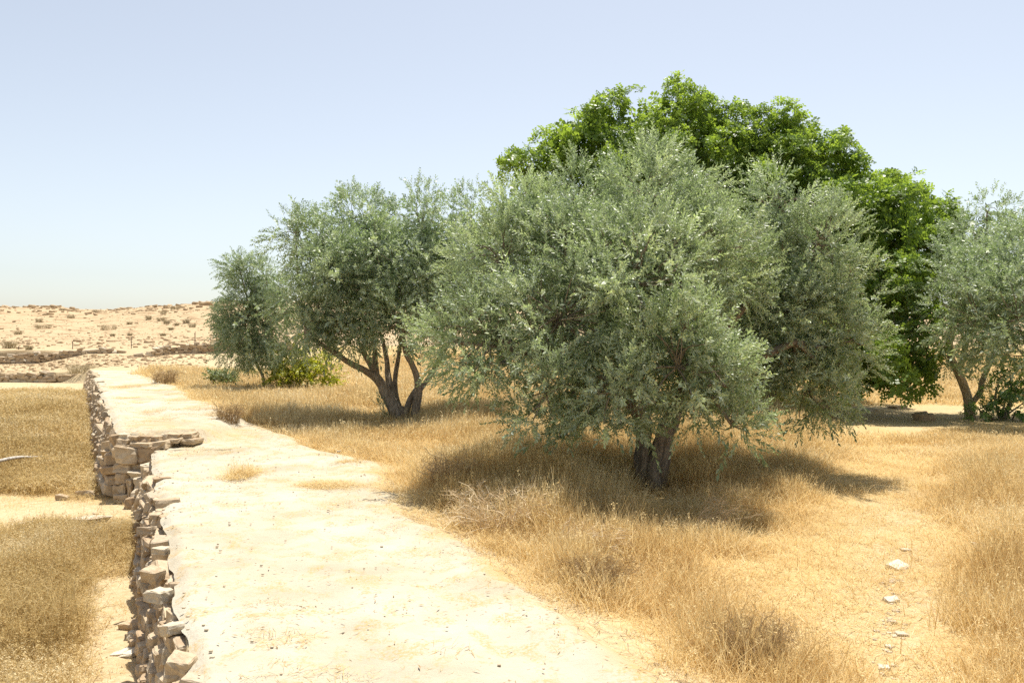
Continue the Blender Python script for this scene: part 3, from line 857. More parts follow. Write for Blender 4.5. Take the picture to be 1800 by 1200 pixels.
def olive_mid():
    r = np.random.default_rng(42)
    d0 = 19.5
    base = P(712, 745, d0); base[2] = float(ground_z(base[0], base[1]))
    t = empty('olive_tree', base, 'multi-stemmed olive tree with bare spreading limbs left of the large front tree', 'tree', 'olive trees')
    mb = MB()
    S = d0 / F
    def limb(pp, rp, k, dz=(0, 0)):
        n = len(pp); pts = [P(x, y, d0 + dz[0] + (dz[1] - dz[0]) * i / (n - 1)) for i, (x, y) in enumerate(pp)]
        tube(mb, pts, [q * S * .78 for q in rp], 16, 30, 0.16, 60 + k, 0.15 if k < 3 else 0.0)
        return pts[-1]
    ends = []
    ends.append(limb([(702, 752), (693, 720), (676, 685), (662, 660), (650, 638), (634, 612)], [17, 14, 11, 8, 7, 5], 0, (0, -.4)))
    ends.append(limb([(678, 688), (660, 664), (640, 650), (614, 637), (585, 618), (540, 590)], [9, 8, 7, 6.5, 5, 4], 3, (-.1, -1.2)))
    ends.append(limb([(664, 664), (660, 640), (659, 610), (655, 580)], [6, 6, 5, 4], 4, (-.1, .5)))
    ends.append(limb([(704, 735), (690, 700), (683, 665), (679, 630), (672, 595)], [9, 8, 7, 5.5, 4], 5, (0, .8)))
    ends.append(limb([(708, 730), (697, 700), (695, 665), (701, 625), (706, 590)], [7, 6, 5.5, 5, 4], 6, (.1, 1.2)))
    ends.append(limb([(730, 752), (731, 720), (735, 690), (733, 665), (724, 640), (714, 620), (708, 590)], [12, 10, 9, 7, 6.5, 6, 5], 1, (0, -.5)))
    ends.append(limb([(735, 690), (748, 672), (762, 652), (780, 620), (800, 580)], [6.5, 6, 5.5, 4.5, 4], 7, (0, .6)))
    ends.append(limb([(716, 625), (724, 612), (728, 598)], [4, 3.5, 3], 8, (-.4, -.7)))
    ends.append(limb([(708, 748), (716, 715), (727, 692), (735, 680)], [9, 7, 6, 5.5], 9, (0, 0)))
    ends.append(limb([(715, 755), (712, 735), (704, 715)], [16, 11, 7], 2, (-.1, 0)))
    mb.build('trunk', M['bark'], t, True, base)
    L = lobes_px([(560, 430, 60, 19), (520, 410, 32, 19.5), (640, 405, 62, 19.5), (740, 405, 66, 20), (830, 410, 65, 20.3), (600, 500, 75, 18.6), (690, 490, 85, 19), (530, 545, 48, 18.6, 1.5),
                  (545, 585, 38, 18.4, 1.45), (590, 575, 45, 18.3, 1.5), (640, 570, 52, 18.5), (770, 510, 80, 19.3), (700, 570, 42, 18.4), (820, 540, 65, 20), (850, 470, 60, 20.8), (650, 480, 80, 20.6), (760, 470, 80, 21),
                  (800, 620, 36, 19.8), (660, 440, 50, 18.6), (580, 470, 45, 18.2)], 0.3, 4)
    LEAVES['mid'] = crown('crown', L, np.array(ends), T_OLIVE_FAR, M['olive_far'], t, r, 32, 18, 0.34, 1.05, 0.3, 0.15, 1.72, 0.05, M['bark'], 0.35, 0.6, 50)
    # green root shoots at the foot of the trunk
    mb2, r2 = None, np.random.default_rng(5)
    pos = np.array([P(674 + r2.normal(0, 6), 700 + r2.uniform(0, 42), 19.3) for _ in range(26)])
    V, T = spray(T_OLIVE_FAR, pos, unit(np.column_stack([r2.normal(-.2, .4, 26), r2.normal(0, .4, 26), np.full(26, 1.0)])), np.full(26, 0.7), r2)
    link('root_shoots', mesh_np('root_shoots', V.reshape(-1, 3) - base, np.arange(len(V) * 4).reshape(-1, 4), M['olive_far'], fattr={'tint': T}), t)

def olive_small():
    r = np.random.default_rng(43)
    d0 = 25.0
    base = px_ground(468, 692); d0 = base[1]
    t = empty('olive_tree', base, 'small olive tree with thin pale stem farthest left, against the hill', 'tree', 'olive trees')
    mb = MB()
    tube(mb, [base - [0, 0, .1], P(462, 662, d0), P(452, 640, d0), P(444, 600, d0), P(446, 560, d0)], [.06, .055, .05, .045, .04], 10, 18, .12, 3)
    tube(mb, [P(452, 640, d0), P(430, 625, d0 - .3), P(415, 600, d0 - .4)], [.045, .035, .03], 7, 9, .1, 4)
    mb.build('trunk', M['bark_pale'], t, True, base)
    L = lobes_px([(440, 500, 42, d0), (470, 495, 30, d0 + .4), (420, 470, 22, d0 - .3), (435, 560, 50, d0 - .4), (408, 555, 26, d0 - .5), (475, 570, 42, d0), (420, 605, 36, d0 - .6), (455, 615, 30, d0 - .5), (500, 520, 30, d0 + .3), (393, 580, 14, d0)], 0.3, 6)
    crown('crown', L, np.array([P(446, 560, d0), P(415, 600, d0 - .4)]), T_OLIVE_FAR, M['olive_far'], t, r, 34, 18, 0.34, 1.1, 0.2, 0.2, 0.9, 0.06, M['bark'], 0.5, 0.8, 50)

def carob():
    r = np.random.default_rng(44)
    d0 = 24.0
    base = np.array([8.0, 25.0, 0.0]); base[2] = float(ground_z(base[0], base[1]))
    t = empty('carob_tree', base, 'tall bright green carob tree with rounded leaves rising behind the olives', 'tree')
    mb = MB()
    tube(mb, [base - [0, 0, .1], base + [.1, 0, 1.2], base + [-.4, 0, 2.6], base + [-1.6, -.2, 4.6]], [.55, .42, .34, .2], 18, 30, .2, 5, .4)
    ends = [base + [-1.6, -.2, 4.6]]
    for k, (dx, dy, dz) in enumerate([(1.8, -.3, 4.6), (-3.6, -.4, 4.5), (-1.0, 0, 6.5), (3.4, -.5, 4.0), (2.6, -.8, 2.6), (-4.5, .5, 5.2)]):
        tube(mb, [base + [-.1, 0, 1.8], base + [dx * .5, dy, 1.8 + (dz - 1.8) * .6], base + [dx, dy, dz]], [.28, .18, .1], 10, 14, .15, 20 + k); ends.append(base + [dx, dy, dz])
    mb.build('trunk', M['bark_carob'], t, True, base)
    L = lobes_px([(922, 292, 36, 23.5), (960, 275, 48, 23.6), (1000, 245, 52, 23.8), (1040, 225, 50, 24), (1060, 190, 28, 24), (1120, 205, 46, 24), (1185, 180, 44, 24), (1240, 205, 46, 24), (1290, 225, 52, 24), (1340, 228, 44, 24), (1372, 205, 26, 24), (1420, 235, 38, 24), (1460, 268, 40, 23.8), (1400, 265, 50, 23.8),
                  (1200, 290, 110, 23.6), (1080, 310, 100, 23.8), (1330, 310, 90, 23.4), (1460, 310, 52, 23.6), (1520, 320, 46, 23.4), (1570, 325, 44, 23.4), (1500, 375, 60, 23.2), (1430, 300, 50, 23.6), (1630, 480, 40, 22.8), (1540, 390, 75, 23), (1615, 360, 36, 23.2), (1625, 400, 34, 23.2),
                  (1590, 450, 60, 22.8), (1645, 445, 28, 23), (1550, 520, 70, 21.4), (1605, 530, 48, 21.4), (1580, 600, 58, 20.6), (1540, 620, 50, 20.6), (1570, 665, 36, 20.4), (1605, 660, 26, 20.8), (1480, 640, 70, 20.8), (1640, 400, 20, 23.4), (1660, 385, 12, 23.4), (1440, 420, 110, 23.6), (1500, 560, 70, 23),
                  (1250, 450, 170, 25.5), (1080, 470, 120, 25.2), (1450, 540, 120, 25.5), (1180, 330, 120, 26), (1400, 360, 110, 26)], 0.35, 7)
    L = [(c - np.array([0, 0, .30 if c[2] > 5.5 else 0.0]), R, z) for c, R, z in L]
    LEAVES['carob'] = crown('crown', L, np.array(ends), T_CAROB, M['carob'], t, r, 19, 11, 0.40, 1.2, 0.35, 0.2, 0.45, 0.04, M['bark_carob'], 0.3, 0.45, 14)
    tag(t, 'tall bright green carob tree with rounded leaves rising behind the olives', 'tree')

def olive_right():
    r = np.random.default_rng(45)
    d0 = 21.0
    base = P(1706, 735, d0); base[2] = float(ground_z(base[0], base[1]))
    t = empty('olive_tree', base, 'dark grey-green olive tree with pale leaning trunk at the right edge', 'tree', 'olive trees')
    mb = MB()
    tube(mb, [base + [0, 0, -.1], P(1702, 705, d0), P(1693, 675, d0), P(1682, 650, d0), P(1672, 630, d0)], [.13, .115, .11, .10, .09], 16, 24, .1, 8, .2)
    tube(mb, [P(1682, 650, d0), P(1691, 635, d0), P(1700, 600, d0), P(1730, 540, d0)], [.09, .08, .07, .06], 10, 14, .1, 9)
    tube(mb, [P(1672, 630, d0), P(1670, 590, d0), P(1690, 530, d0 - .3)], [.1, .08, .06], 10, 12, .1, 10)
    tube(mb, [P(1702, 715, d0 + .3), P(1722, 690, d0 + .4), P(1728, 665, d0 + .5), P(1760, 600, d0 + .6), P(1800, 540, d0 + .8)], [.07, .075, .07, .06, .05], 10, 18, .08, 11)
    mb.build('trunk', M['bark_pale'], t, True, base)
    L = lobes_px([(1720, 395, 50, 21), (1790, 385, 55, 21.3), (1690, 470, 58, 19.4), (1760, 470, 75, 18.6), (1840, 440, 80, 18.6), (1678, 560, 45, 20.4), (1720, 560, 70, 18.2), (1790, 560, 75, 17.6), (1860, 560, 85, 17.4), (1960, 540, 110, 17.6),
                  (1658, 618, 25, 20.6), (1740, 615, 40, 18.2), (1800, 625, 45, 17.4), (1880, 640, 60, 17.4), (1750, 500, 90, 22), (1690, 400, 26, 21.2), (1735, 355, 18, 21.2)], 0.35, 8)
    L = [(c - np.array([0, 0, .30 if c[2] > 2.5 else 0.0]), R, z) for c, R, z in L]
    LEAVES['right'] = crown('crown', L, np.array([P(1730, 540, d0), P(1690, 530, d0 - .3), P(1800, 540, d0 + .8)]), T_OLIVE_FAR, M['olive_far'], t, r, 24, 16, 0.36, 1.05, 0.3, 0.15, 1.15, 0.06, M['bark'], 0.15, 0.6, 45)

def leafy_bush(name, label, cat, px, py, lob, mat, tmpl, k, sp, cr, sc, seed, hang=0.0):
    r = np.random.default_rng(seed)
    base = px_ground(px, py)
    t = empty(name, base, label, cat)
    L = [(P(x, y, base[1] + dd), rp * base[1] / F) for (x, y, rp, dd) in lob]
    crown('foliage', L, np.array([base + [0, 0, .3]]), tmpl, mat, t, r, k, sp, cr, sc, 0.3, 0.2, base[2] + 0.05, 0.05, None, hang)
    mb = MB()
    for i, (c, R) in enumerate(L):
        tube(mb, [base + [r.normal(0, .08), 0, -.05], (base + c) / 2 + r.normal(0, .1, 3), c], [.035, .025, .012], 6, 8, .05, i)
    mb.build('stems', M['bark'], t, True, base)

olive_front(); olive_mid(); olive_small(); carob(); olive_right()
leafy_bush('citrus_bush', 'yellow-green leafy bush in the straw under the left olives', 'bush', 530, 692,
           [(500, 640, 28, 0), (485, 665, 22, -.2), (530, 650, 32, .2), (565, 655, 28, 0), (585, 668, 16, 0), (510, 672, 22, -.3), (550, 675, 20, -.3), (525, 620, 20, .2), (570, 630, 22, .3), (480, 640, 16, 0)], M['citrus'], T_BROAD, 26, 11, 0.28, 0.95, 51)
leafy_bush('green_shrub', 'fresh green leafy shrub at the foot of the right-hand olive', 'shrub', 1758, 738,
           [(1740, 715, 22, 0), (1770, 700, 30, .2), (1790, 680, 36, .4), (1760, 660, 26, .3), (1810, 700, 34, .3), (1725, 725, 14, -.2), (1785, 722, 20, -.2), (1775, 645, 24, .5)], M['shrub_green'], T_BROAD, 40, 10, 0.22, 0.75, 52)
for i, (px, py, rp, lab) in enumerate([(376, 664, 8, 'left one of two blue-green broad-leaved plants in straw beside the far path'), (401, 666, 8, 'right one of two blue-green broad-leaved plants in straw beside the far path')]):
    leafy_bush('leafy_plant', lab, 'plant', px, py + 22, [(px - 4, py, rp, 0), (px + 5, py + 2, rp * .9, .1), (px, py - 5, rp * .7, .1)], M['squill'], T_BROAD, 40, 6, 0.16, 0.9, 60 + i)

# ------------------------------------------------------------------ dry brush
def stem_bush(name, label, cat, base, rad, hgt, n, mat, seed, width=0.006, arch=0.6, twigs=3, group=None, lean=(0, 0)):
    """a thicket of thin dry stems with side twigs"""
    r = np.random.default_rng(seed)
    mb = MB(); base = np.asarray(base, dtype=float)
    def strip(pts, w, tint):
        pts = np.asarray(pts); m = len(pts)
        tn = unit(np.gradient(pts, axis=0)); s = unit(np.cross(tn, r.normal(size=3)))
        ww = (w * np.linspace(1, .35, m))[:, None]
        v = np.concatenate([pts - s * ww / 2, pts + s * ww / 2])
        i = np.arange(m - 1)
        mb.add(v, np.stack([i, i + 1, i + 1 + m, i + m], -1), tint)
    for k in range(n):
        a = r.uniform(0, 2 * np.pi); q = rad * math.sqrt(r.random()) * 0.55
        p0 = np.array([math.cos(a) * q, math.sin(a) * q, -0.03])
        a2 = a + r.normal(0, 0.7); out = rad * r.uniform(.3, 1.0)
        h = hgt * r.uniform(.45, 1.1) * (1 - 0.45 * (q / rad) ** 2)
        p3 = np.array([math.cos(a2) * out + lean[0], math.sin(a2) * out + lean[1], h])
        c1 = p0 + np.array([0, 0, h * r.uniform(.6, 1.15)]) + (p3 - p0) * 0.2
        t = np.linspace(0, 1, 6)[:, None]
        drop = np.array([0, 0, -1]) * arch * h * (t ** 3) * r.uniform(0, 1)
        pts = (1 - t) ** 2 * p0 + 2 * t * (1 - t) * c1 + t * t * p3 + drop + r.normal(0, .012 * rad, (6, 3)) * t
        pts[:, 2] = np.maximum(pts[:, 2], -0.03)
        ti = r.random()
        strip(pts, width * r.uniform(.7, 1.4), ti)
        for j in range(twigs):
            i = int(r.integers(2, 6)); q0 = pts[i]
            dv = unit(r.normal(size=3) + np.array([0, 0, .4])) * r.uniform(.12, .35) * hgt
            strip([q0, q0 + dv * .5 + r.normal(0, .01, 3), q0 + dv], width * .6, ti)
            q1 = q0 + dv * .55; dv2 = unit(r.normal(size=3) + np.array([0, 0, .2])) * r.uniform(.05, .15) * hgt
            strip([q1, q1 + dv2 * .5, q1 + dv2], width * .5, ti)
    o = mb.build(name, mat, None)
    o.location = base
    tag(o, label, cat, group)
    return o

G = 'dry bushes along the path'
def bush_px(name, label, px, py, rp, hp, n, mat, seed, **kw):
    b = px_ground(px, py); s = b[1] / F
    return stem_bush(name, label, 'dry bush', b, rp * s, hp * s, n, mat, seed, **kw)
bush_px('dry_bush', 'sprawling heap of bleached arching stems beside the path bend', 880, 935, 125, 85, 220, M['twig'], 71, width=.011, arch=.5, group=G)
bush_px('dry_bush', 'spiky tangle of dead twigs overhanging the path, casting a shadow left', 790, 868, 66, 72, 190, M['twig'], 72, width=.010, arch=.3, group=G)
bush_px('dry_bush', 'brown thorny cushion between the path and the trampled grass', 1050, 1040, 80, 62, 220, M['thistle'], 73, width=.005, arch=.3, twigs=4, group=G)
bush_px('dry_bush', 'darkest grey-brown thorn bush at the bottom, right of the path', 1320, 1165, 105, 80, 260, M['thistle'], 74, width=.0045, arch=.3, twigs=4, group=G)
bush_px('dry_bush', 'brown twiggy bush at the path edge in the shade of the left olive', 400, 742, 36, 34, 160, M['thistle'], 75, width=.010, arch=.3, group=G)
bush_px('dry_bush', 'dark brown seeding bush on the lower terrace nearest the left corner', 60, 1140, 150, 150, 150, M['oat'], 76, width=.0055, arch=.25, twigs=4, group=G)
bush_px('dry_bush', 'brown seeding bush on the lower terrace beside the stone wall', 150, 985, 95, 85, 100, M['oat'], 77, width=.006, arch=.25, twigs=4, group=G)
bush_px('dry_bush', 'reddish brown bush where the far path meets the straw field', 290, 676, 34, 26, 170, M['thistle'], 78, width=.016, arch=.3, group=G)
bush_px('dry_bush', 'low grey brush lying before the rubble terrace wall', 142, 655, 36, 17, 170, M['desert'], 79, width=.02, arch=.5, group=G)
bush_px('dry_bush', 'pale arching stems fallen across the straw in front of the big trunk', 1010, 985, 80, 70, 90, M['twig'], 80, width=.010, arch=.5, group=G, lean=(.3, 0))
bush_px('dry_bush', 'thin pale stalks leaning right at the shadow edge under the big olive', 1240, 935, 60, 70, 40, M['twig'], 81, width=.006, arch=.2, group=G, lean=(.35, 0))

SHRUBS = [(16, 612, 16, 14, 'largest grey shrub, at the left edge below the hill'), (51, 615, 8, 8, 'small round shrub just right of the largest left-edge shrub'), (68, 566, 8, 7, 'dark shrub high on the left part of the hill'),
          (32, 588, 10, 7, 'pale low shrub mid-slope near the left edge'), (77, 577, 18, 8, 'wide low shrub mid-slope left of the wall end'), (125, 560, 9, 8, 'shrub high on the hill under the dip of the crest'),
          (109, 546, 6, 4, 'tiny shrub on the skyline at the dip of the crest'), (171, 549, 9, 5, 'low shrub on the skyline right of the crest dip'), (191, 580, 19, 10, 'broad pale shrub mid-slope above the gap in the walls'),
          (198, 591, 5, 5, 'small dark shrub, left of a pair low on the slope'), (228, 590, 5, 5, 'small dark shrub, right of a pair low on the slope'), (228, 570, 6, 5, 'small shrub mid-slope above the ramp'),
          (261, 562, 7, 8, 'upright shrub mid-slope above the climbing wall'), (283, 564, 9, 7, 'left one of two touching shrubs above the climbing wall'), (293, 569, 8, 8, 'right one of two touching shrubs above the climbing wall'),
          (287, 552, 8, 6, 'shrub on the upper slope left of the crest clump'), (309, 544, 13, 7, 'wide shrub clump just under the right crest'), (327, 568, 8, 8, 'grey shrub nearest left of the far-left olive, mid-slope'),
          (338, 575, 8, 7, 'lower shrub beside the far-left olive crown'), (311, 572, 6, 5, 'small pale shrub between the paired and the grey shrubs'), (301, 580, 6, 5, 'small reddish shrub low on the right slope'), (287, 590, 7, 5, 'lowest shrub on the right slope, above the rubble wall')]
for i, (px, py, rp, hp, lab) in enumerate(SHRUBS):
    b = px_ground(px, py, 60); s = b[1] / F
    stem_bush('desert_shrub', lab, 'shrub', b, rp * s * 1.25, hp * s * 1.0, 90, M['desert'], 300 + i, width=.035, arch=.3, twigs=3, group='desert shrubs on the hill')

# ------------------------------------------------------------------ grass
def tuft(name, mat, r, blades, h, spread, width, lean, heads=0.0, segs=3, headlen=0.10):
    mb = MB()
    for k in range(blades):
        a = r.uniform(0, 2 * np.pi); q = spread * math.sqrt(r.random())
        p = np.array([math.cos(a) * q, math.sin(a) * q, -0.02])
        hh = h * r.uniform(.45, 1.0); le = abs(r.normal(0, lean)); az = r.uniform(0, 2 * np.pi)
        d = np.array([math.cos(az) * math.sin(le), math.sin(az) * math.sin(le), math.cos(le)])
        bend = r.uniform(0, .5) * (0.3 + lean)
        t = np.linspace(0, 1, segs)[:, None]
        pts = p + d * hh * t + np.array([math.cos(az), math.sin(az), -.35]) * bend * hh * t ** 2
        s = np.array([-math.sin(az + r.normal(0, .9)), math.cos(az + r.normal(0, .9)), 0]); s /= np.linalg.norm(s)
        w = width * r.uniform(.7, 1.3) * np.linspace(1, .25, segs)[:, None]
        v = np.concatenate([pts - s * w / 2, pts + s * w / 2]); i = np.arange(segs - 1)
        ti = r.random()
        mb.add(v, np.stack([i, i + 1, i + 1 + segs, i + segs], -1), ti)
        if r.random() < heads:
            tip = pts[-1]
            for j in range(5):
                o = tip - d * headlen * hh * j * .35 + r.normal(0, .006, 3)
                dv = unit(np.array([math.cos(az) * .6, math.sin(az) * .6, -.5]) + r.normal(0, .5, 3)) * width * 4.5
                sd = unit(np.cross(dv, r.normal(size=3))) * width * 0.9
                mb.add(np.array([o, o + dv * .5 + sd, o + dv, o + dv * .5 - sd]), np.array([[0, 1, 2, 3]]), 0.8)
    v = np.concatenate(mb.v); fq = np.concatenate(mb.f); tt = np.concatenate(mb.t)
    return bpy.data.objects.new(name, mesh_np(name, v, fq, mat, fattr={'tint': tt}))

def template_collection(name, objs):
    c = bpy.data.collections.new(name)
    for o in objs: c.objects.link(o)
    return c

def scatter(name, label, cat, pts, scale, coll, seed):
    r = np.random.default_rng(seed)
    n = len(pts)
    me = bpy.data.meshes.new(name)
    me.vertices.add(n); me.vertices.foreach_set('co', np.asarray(pts, dtype=np.float32).ravel())
    a = me.attributes.new('sz', 'FLOAT_VECTOR', 'POINT'); a.data.foreach_set('vector', np.asarray(scale, dtype=np.float32).ravel())
    rot = np.column_stack([r.normal(0, .08, n), r.normal(0, .08, n), r.uniform(0, 6.283, n)])
    a = me.attributes.new('rt', 'FLOAT_VECTOR', 'POINT'); a.data.foreach_set('vector', rot.astype(np.float32).ravel())
    me.update()
    o = link(name, me)
    ng = bpy.data.node_groups.new(name, 'GeometryNodeTree')
    ng.interface.new_socket('Geometry', in_out='INPUT', socket_type='NodeSocketGeometry')
    ng.interface.new_socket('Geometry', in_out='OUTPUT', socket_type='NodeSocketGeometry')
    gi = ng.nodes.new('NodeGroupInput'); go = ng.nodes.new('NodeGroupOutput')
    ci = ng.nodes.new('GeometryNodeCollectionInfo'); ci.inputs['Collection'].default_value = coll
    ci.inputs['Separate Children'].default_value = True; ci.inputs['Reset Children'].default_value = True
    ip = ng.nodes.new('GeometryNodeInstanceOnPoints'); ip.inputs['Pick Instance'].default_value = True
    rv = ng.nodes.new('FunctionNodeRandomValue'); rv.data_type = 'INT'
    for s in rv.inputs:
        if s.type == 'INT' and s.name == 'Min': s.default_value = 0
        if s.type == 'INT' and s.name == 'Max': s.default_value = len(coll.objects) - 1
    na = ng.nodes.new('GeometryNodeInputNamedAttribute'); na.data_type = 'FLOAT_VECTOR'; na.inputs['Name'].default_value = 'sz'
    nr = ng.nodes.new('GeometryNodeInputNamedAttribute'); nr.data_type = 'FLOAT_VECTOR'; nr.inputs['Name'].default_value = 'rt'
    L = ng.links.new
    L(gi.outputs[0], ip.inputs['Points']); L(ci.outputs[0], ip.inputs['Instance'])
    io = [s for s in rv.outputs if s.type == 'INT'][0]
    L(io, ip.inputs['Instance Index'])
    va = [s for s in na.outputs if s.name == 'Attribute' and s.type == 'VECTOR'][0]; vb = [s for s in nr.outputs if s.name == 'Attribute' and s.type == 'VECTOR'][0]
    L(vb, ip.inputs['Rotation']); L(va, ip.inputs['Scale'])
    L(ip.outputs[0], go.inputs[0])
    md = o.modifiers.new('scatter', 'NODES'); md.node_group = ng
    tag(o, label, cat, kind='stuff')
    return o

GR = np.random.default_rng(81)
C_NEAR = template_collection('near_straw', [tuft('straw_tuft', M['straw'], GR, 34, 0.54, 0.17, 0.0062, 0.24, 0.07, 4) for _ in range(14)])
C_FAR = template_collection('far_straw', [tuft('straw_clump', M['straw'], GR, 70, 0.46, 0.42, 0.014, 0.20, 0.06) for _ in range(10)])
C_LITTER = template_collection('straw_litter', [tuft('litter_tuft', M['straw'], GR, 46, 0.15, 0.25, 0.0055, 1.25, 0.0, 2) for _ in range(10)])
C_OAT = template_collection('wild_oats', [tuft('oat_tuft', M['oat'], GR, 46, 0.48, 0.24, 0.006, 0.28, 0.5, 4) for _ in range(10)])
C_OATFAR = template_collection('wild_oats_far', [tuft('oat_clump', M['oat'], GR, 80, 0.58, 0.45, 0.011, 0.28, 0.5) for _ in range(8)])
C_YG = template_collection('green_straw', [tuft('green_clump', M['yellowgreen'], GR, 30, 0.34, 0.24, 0.013, 0.3, 0.1) for _ in range(4)])

def sample(n, d0, d1, tmin, tmax, r, power=1.0):
    """points spread over the ground between two depths, seen within x/d limits"""
    u = r.random(n)
    d = np.sqrt(d0 ** 2 + u * (d1 ** 2 - d0 ** 2)) if power == 1 else d0 * (d1 / d0) ** u
    x = r.uniform(tmin, tmax, n) * d
    return x, d

def G2(px, py, cx, cy, sx, sy): return np.exp(-(((px - cx) / sx) ** 2 + ((py - cy) / sy) ** 2))

def right_height(x, d):
    e = x - Xr(d); px = 900 + F * x / d; py = 600 + F * 2.0 / d
    h = 0.27 - 0.22 * G2(px, py, 1420, 990, 220, 90) - 0.15 * G2(px, py, 1150, 1120, 120, 60)
    h = h + 0.55 * G2(px, py, 1080, 850, 330, 85) - 0.55 * G2(px, py, 1150, 880, 75, 45) + 0.35 * G2(px, py, 900, 900, 130, 90) + 0.30 * G2(px, py, 1060, 1020, 160, 80) + 0.30 * G2(px, py, 1300, 1140, 200, 90)
    h = h + 0.45 * G2(px, py, 1800, 1080, 150, 150) + 0.30 * G2(px, py, 1740, 850, 120, 60)
    h = h + 0.70 * sm(13, 15, d) * (1 - 0.75 * sm(1380, 1500, px) * (1 - sm(24, 27, d))) - 0.75 * G2(px, py, 730, 782, 130, 18) - 0.9 * G2(px, py, 1620, 732, 240, 26)
    h = h - 0.34 * G2(px, py, 1560, 900, 140, 130) - 0.30 * G2(px, py, 1540, 1080, 170, 150)
    h = h * (1 + 1.0 * fbm(x * 0.8, d * 0.8, 3)) + 0.40 * fbm(x * 2.2, d * 2.2, 3)
    h = h * (0.45 + 0.55 * sm(0.0, 0.6, e))
    return np.clip(h, 0.0, 1.5)

def grass_right():
    r = np.random.default_rng(91)
    x, d = sample(15000, 4.0, 14.5, -0.30, 0.80, r)
    e = x - Xr(d); h = right_height(x, d)
    ok = (e > -0.05) & (r.random(len(x)) < np.clip(h * 1.5 - .12, 0, 1)) & (h > 0.16)
    x, d, h = x[ok], d[ok], h[ok]
    z = ground_z(x, d); s = h * r.uniform(.75, 1.2, len(x))
    w = np.clip(0.7 + d / 22, .8, 1.4)
    scatter('dry_grass', 'long golden dry grass in the field right of the path', 'grass', np.column_stack([x, d, z]), np.column_stack([w, w, s * 1.15]), C_NEAR, 1)
    # trampled straw and litter
    x, d = sample(9500, 4.0, 14.5, -0.30, 0.80, r); e = x - Xr(d)
    ok = e > -0.45 + 0.35 * fbm(x * 2, d * 2, 3)
    ok &= r.random(len(x)) < np.clip(0.35 + straw_map(x, d), 0.1, 1) * sm(-.5, .3, e)
    x, d = x[ok], d[ok]; z = np.where(x < Xr(d), zpath(x, d) - .02, ground_z(x, d))
    s = r.uniform(.5, 1.1, len(x))
    scatter('straw_litter', 'short trampled straw litter covering the field', 'grass', np.column_stack([x, d, z]), np.column_stack([s * 1.15, s * 1.15, s * .75]), C_LITTER, 2)
    # the field beyond
    x, d = sample(21000, 14.0, 56, -0.52, 0.74, r, 0); e = x - Xr(d); h = right_height(x, d)
    ok = (e > 0) & (h > .18) & (r.random(len(x)) < np.clip(h * 1.4, .1, 1)) & (d < 42 + 14 * sm(-14, -6, x) + 3 * fbm(x * .2, d * .2, 2))
    px = 900 + F * x / d; py = 600 + F * 2 / d
    yg = G2(px, py, 430, 664, 70, 14) > 0.35 + 0.3 * r.random(len(x))
    for nm, lab, m, c, sd in (('field_grass', 'golden dry grass spreading under and beyond the trees', ok & ~yg, C_FAR, 3), ('green_grass', 'yellow-green grass patch beyond the path near the small olive', ok & yg, C_YG, 4)):
        X, D, H = x[m], d[m], h[m]
        w = np.clip(D / 20, .75, 1.9)
        scatter(nm, lab, 'grass', np.column_stack([X, D, ground_z(X, D)]), np.column_stack([w, w, H * r.uniform(.7, 1.15, len(X)) * .95]), c, sd)

def grass_left():
    r = np.random.default_rng(92)
    x, d = sample(9000, 5.0, 14.0, -0.80, -0.30, r)
    u = x - Xw(d); px = 900 + F * x / d; py = 600 + F * 2.7 / d
    h = 0.33 + 0.6 * G2(px, py, 60, 1120, 160, 150) + 0.45 * G2(px, py, 130, 990, 110, 60) - 0.45 * G2(px, py, 215, 1080, 60, 110)
    h = h - 0.62 * np.exp(-((d - 12.4) / 1.5) ** 2) + 0.55 * fbm(x * 1.1, d * 1.1, 3)
    h = h * (0.05 + 0.95 * sm(0.5, 1.25, -u + .25 * fbm(x, d, 2))) + 0.55 * np.exp(-((u + .45) / .3) ** 2) * np.exp(-((d - 10.5) / 1.2) ** 2)
    ok = (u < -0.22) & (h > .18) & (r.random(len(x)) < np.clip(h * 1.1, .04, .9))
    x, d, h = x[ok], d[ok], np.clip(h[ok], 0, 1.2)
    scatter('terrace_grass', 'sparse wild grass with pale seed heads on the lower terrace below the near wall', 'grass', np.column_stack([x, d, ground_z(x, d)]), np.column_stack([np.ones(len(x)), np.ones(len(x)), h * r.uniform(.7, 1.2, len(x))]), C_OAT, 5)
    x, d = sample(6000, 14.2, 42, -0.82, -0.40, r, 0); u = x - Xw(d)
    h = 0.95 + 1.2 * fbm(x * .45, d * .45, 4); h = h * (1 - 0.75 * sm(30, 41, d)) * (.5 + .5 * sm(14.2, 16, d))
    h = h * (0.45 + 0.55 * sm(.2, 1.4, -u))
    ok = (u < -.3) & (h > .15) & (r.random(len(x)) < np.clip(.35 + h, 0, .95)) & (d < 39 + 3 * fbm(x * .3, d * .3, 2))
    x, d, h = x[ok], d[ok], h[ok]; w = np.clip(d / 19, .8, 1.7)
    scatter('tall_grass', 'tall dense olive-straw grass filling the lower terrace left of the wall', 'grass', np.column_stack([x, d, ground_z(x, d)]), np.column_stack([w, w, h * r.uniform(.75, 1.15, len(x))]), C_OATFAR, 6)
    # litter
    x, d = sample(2600, 5.0, 14.0, -0.80, -0.30, r); u = x - Xw(d)
    ok = (u < -.25) & (r.random(len(x)) < .2 + straw_map(x, d))
    x, d = x[ok], d[ok]; s = r.uniform(.5, 1.1, len(x))
    scatter('terrace_litter', 'fallen straw litter on the lower terrace', 'grass', np.column_stack([x, d, ground_z(x, d)]), np.column_stack([s, s, s * .8]), C_LITTER, 7)

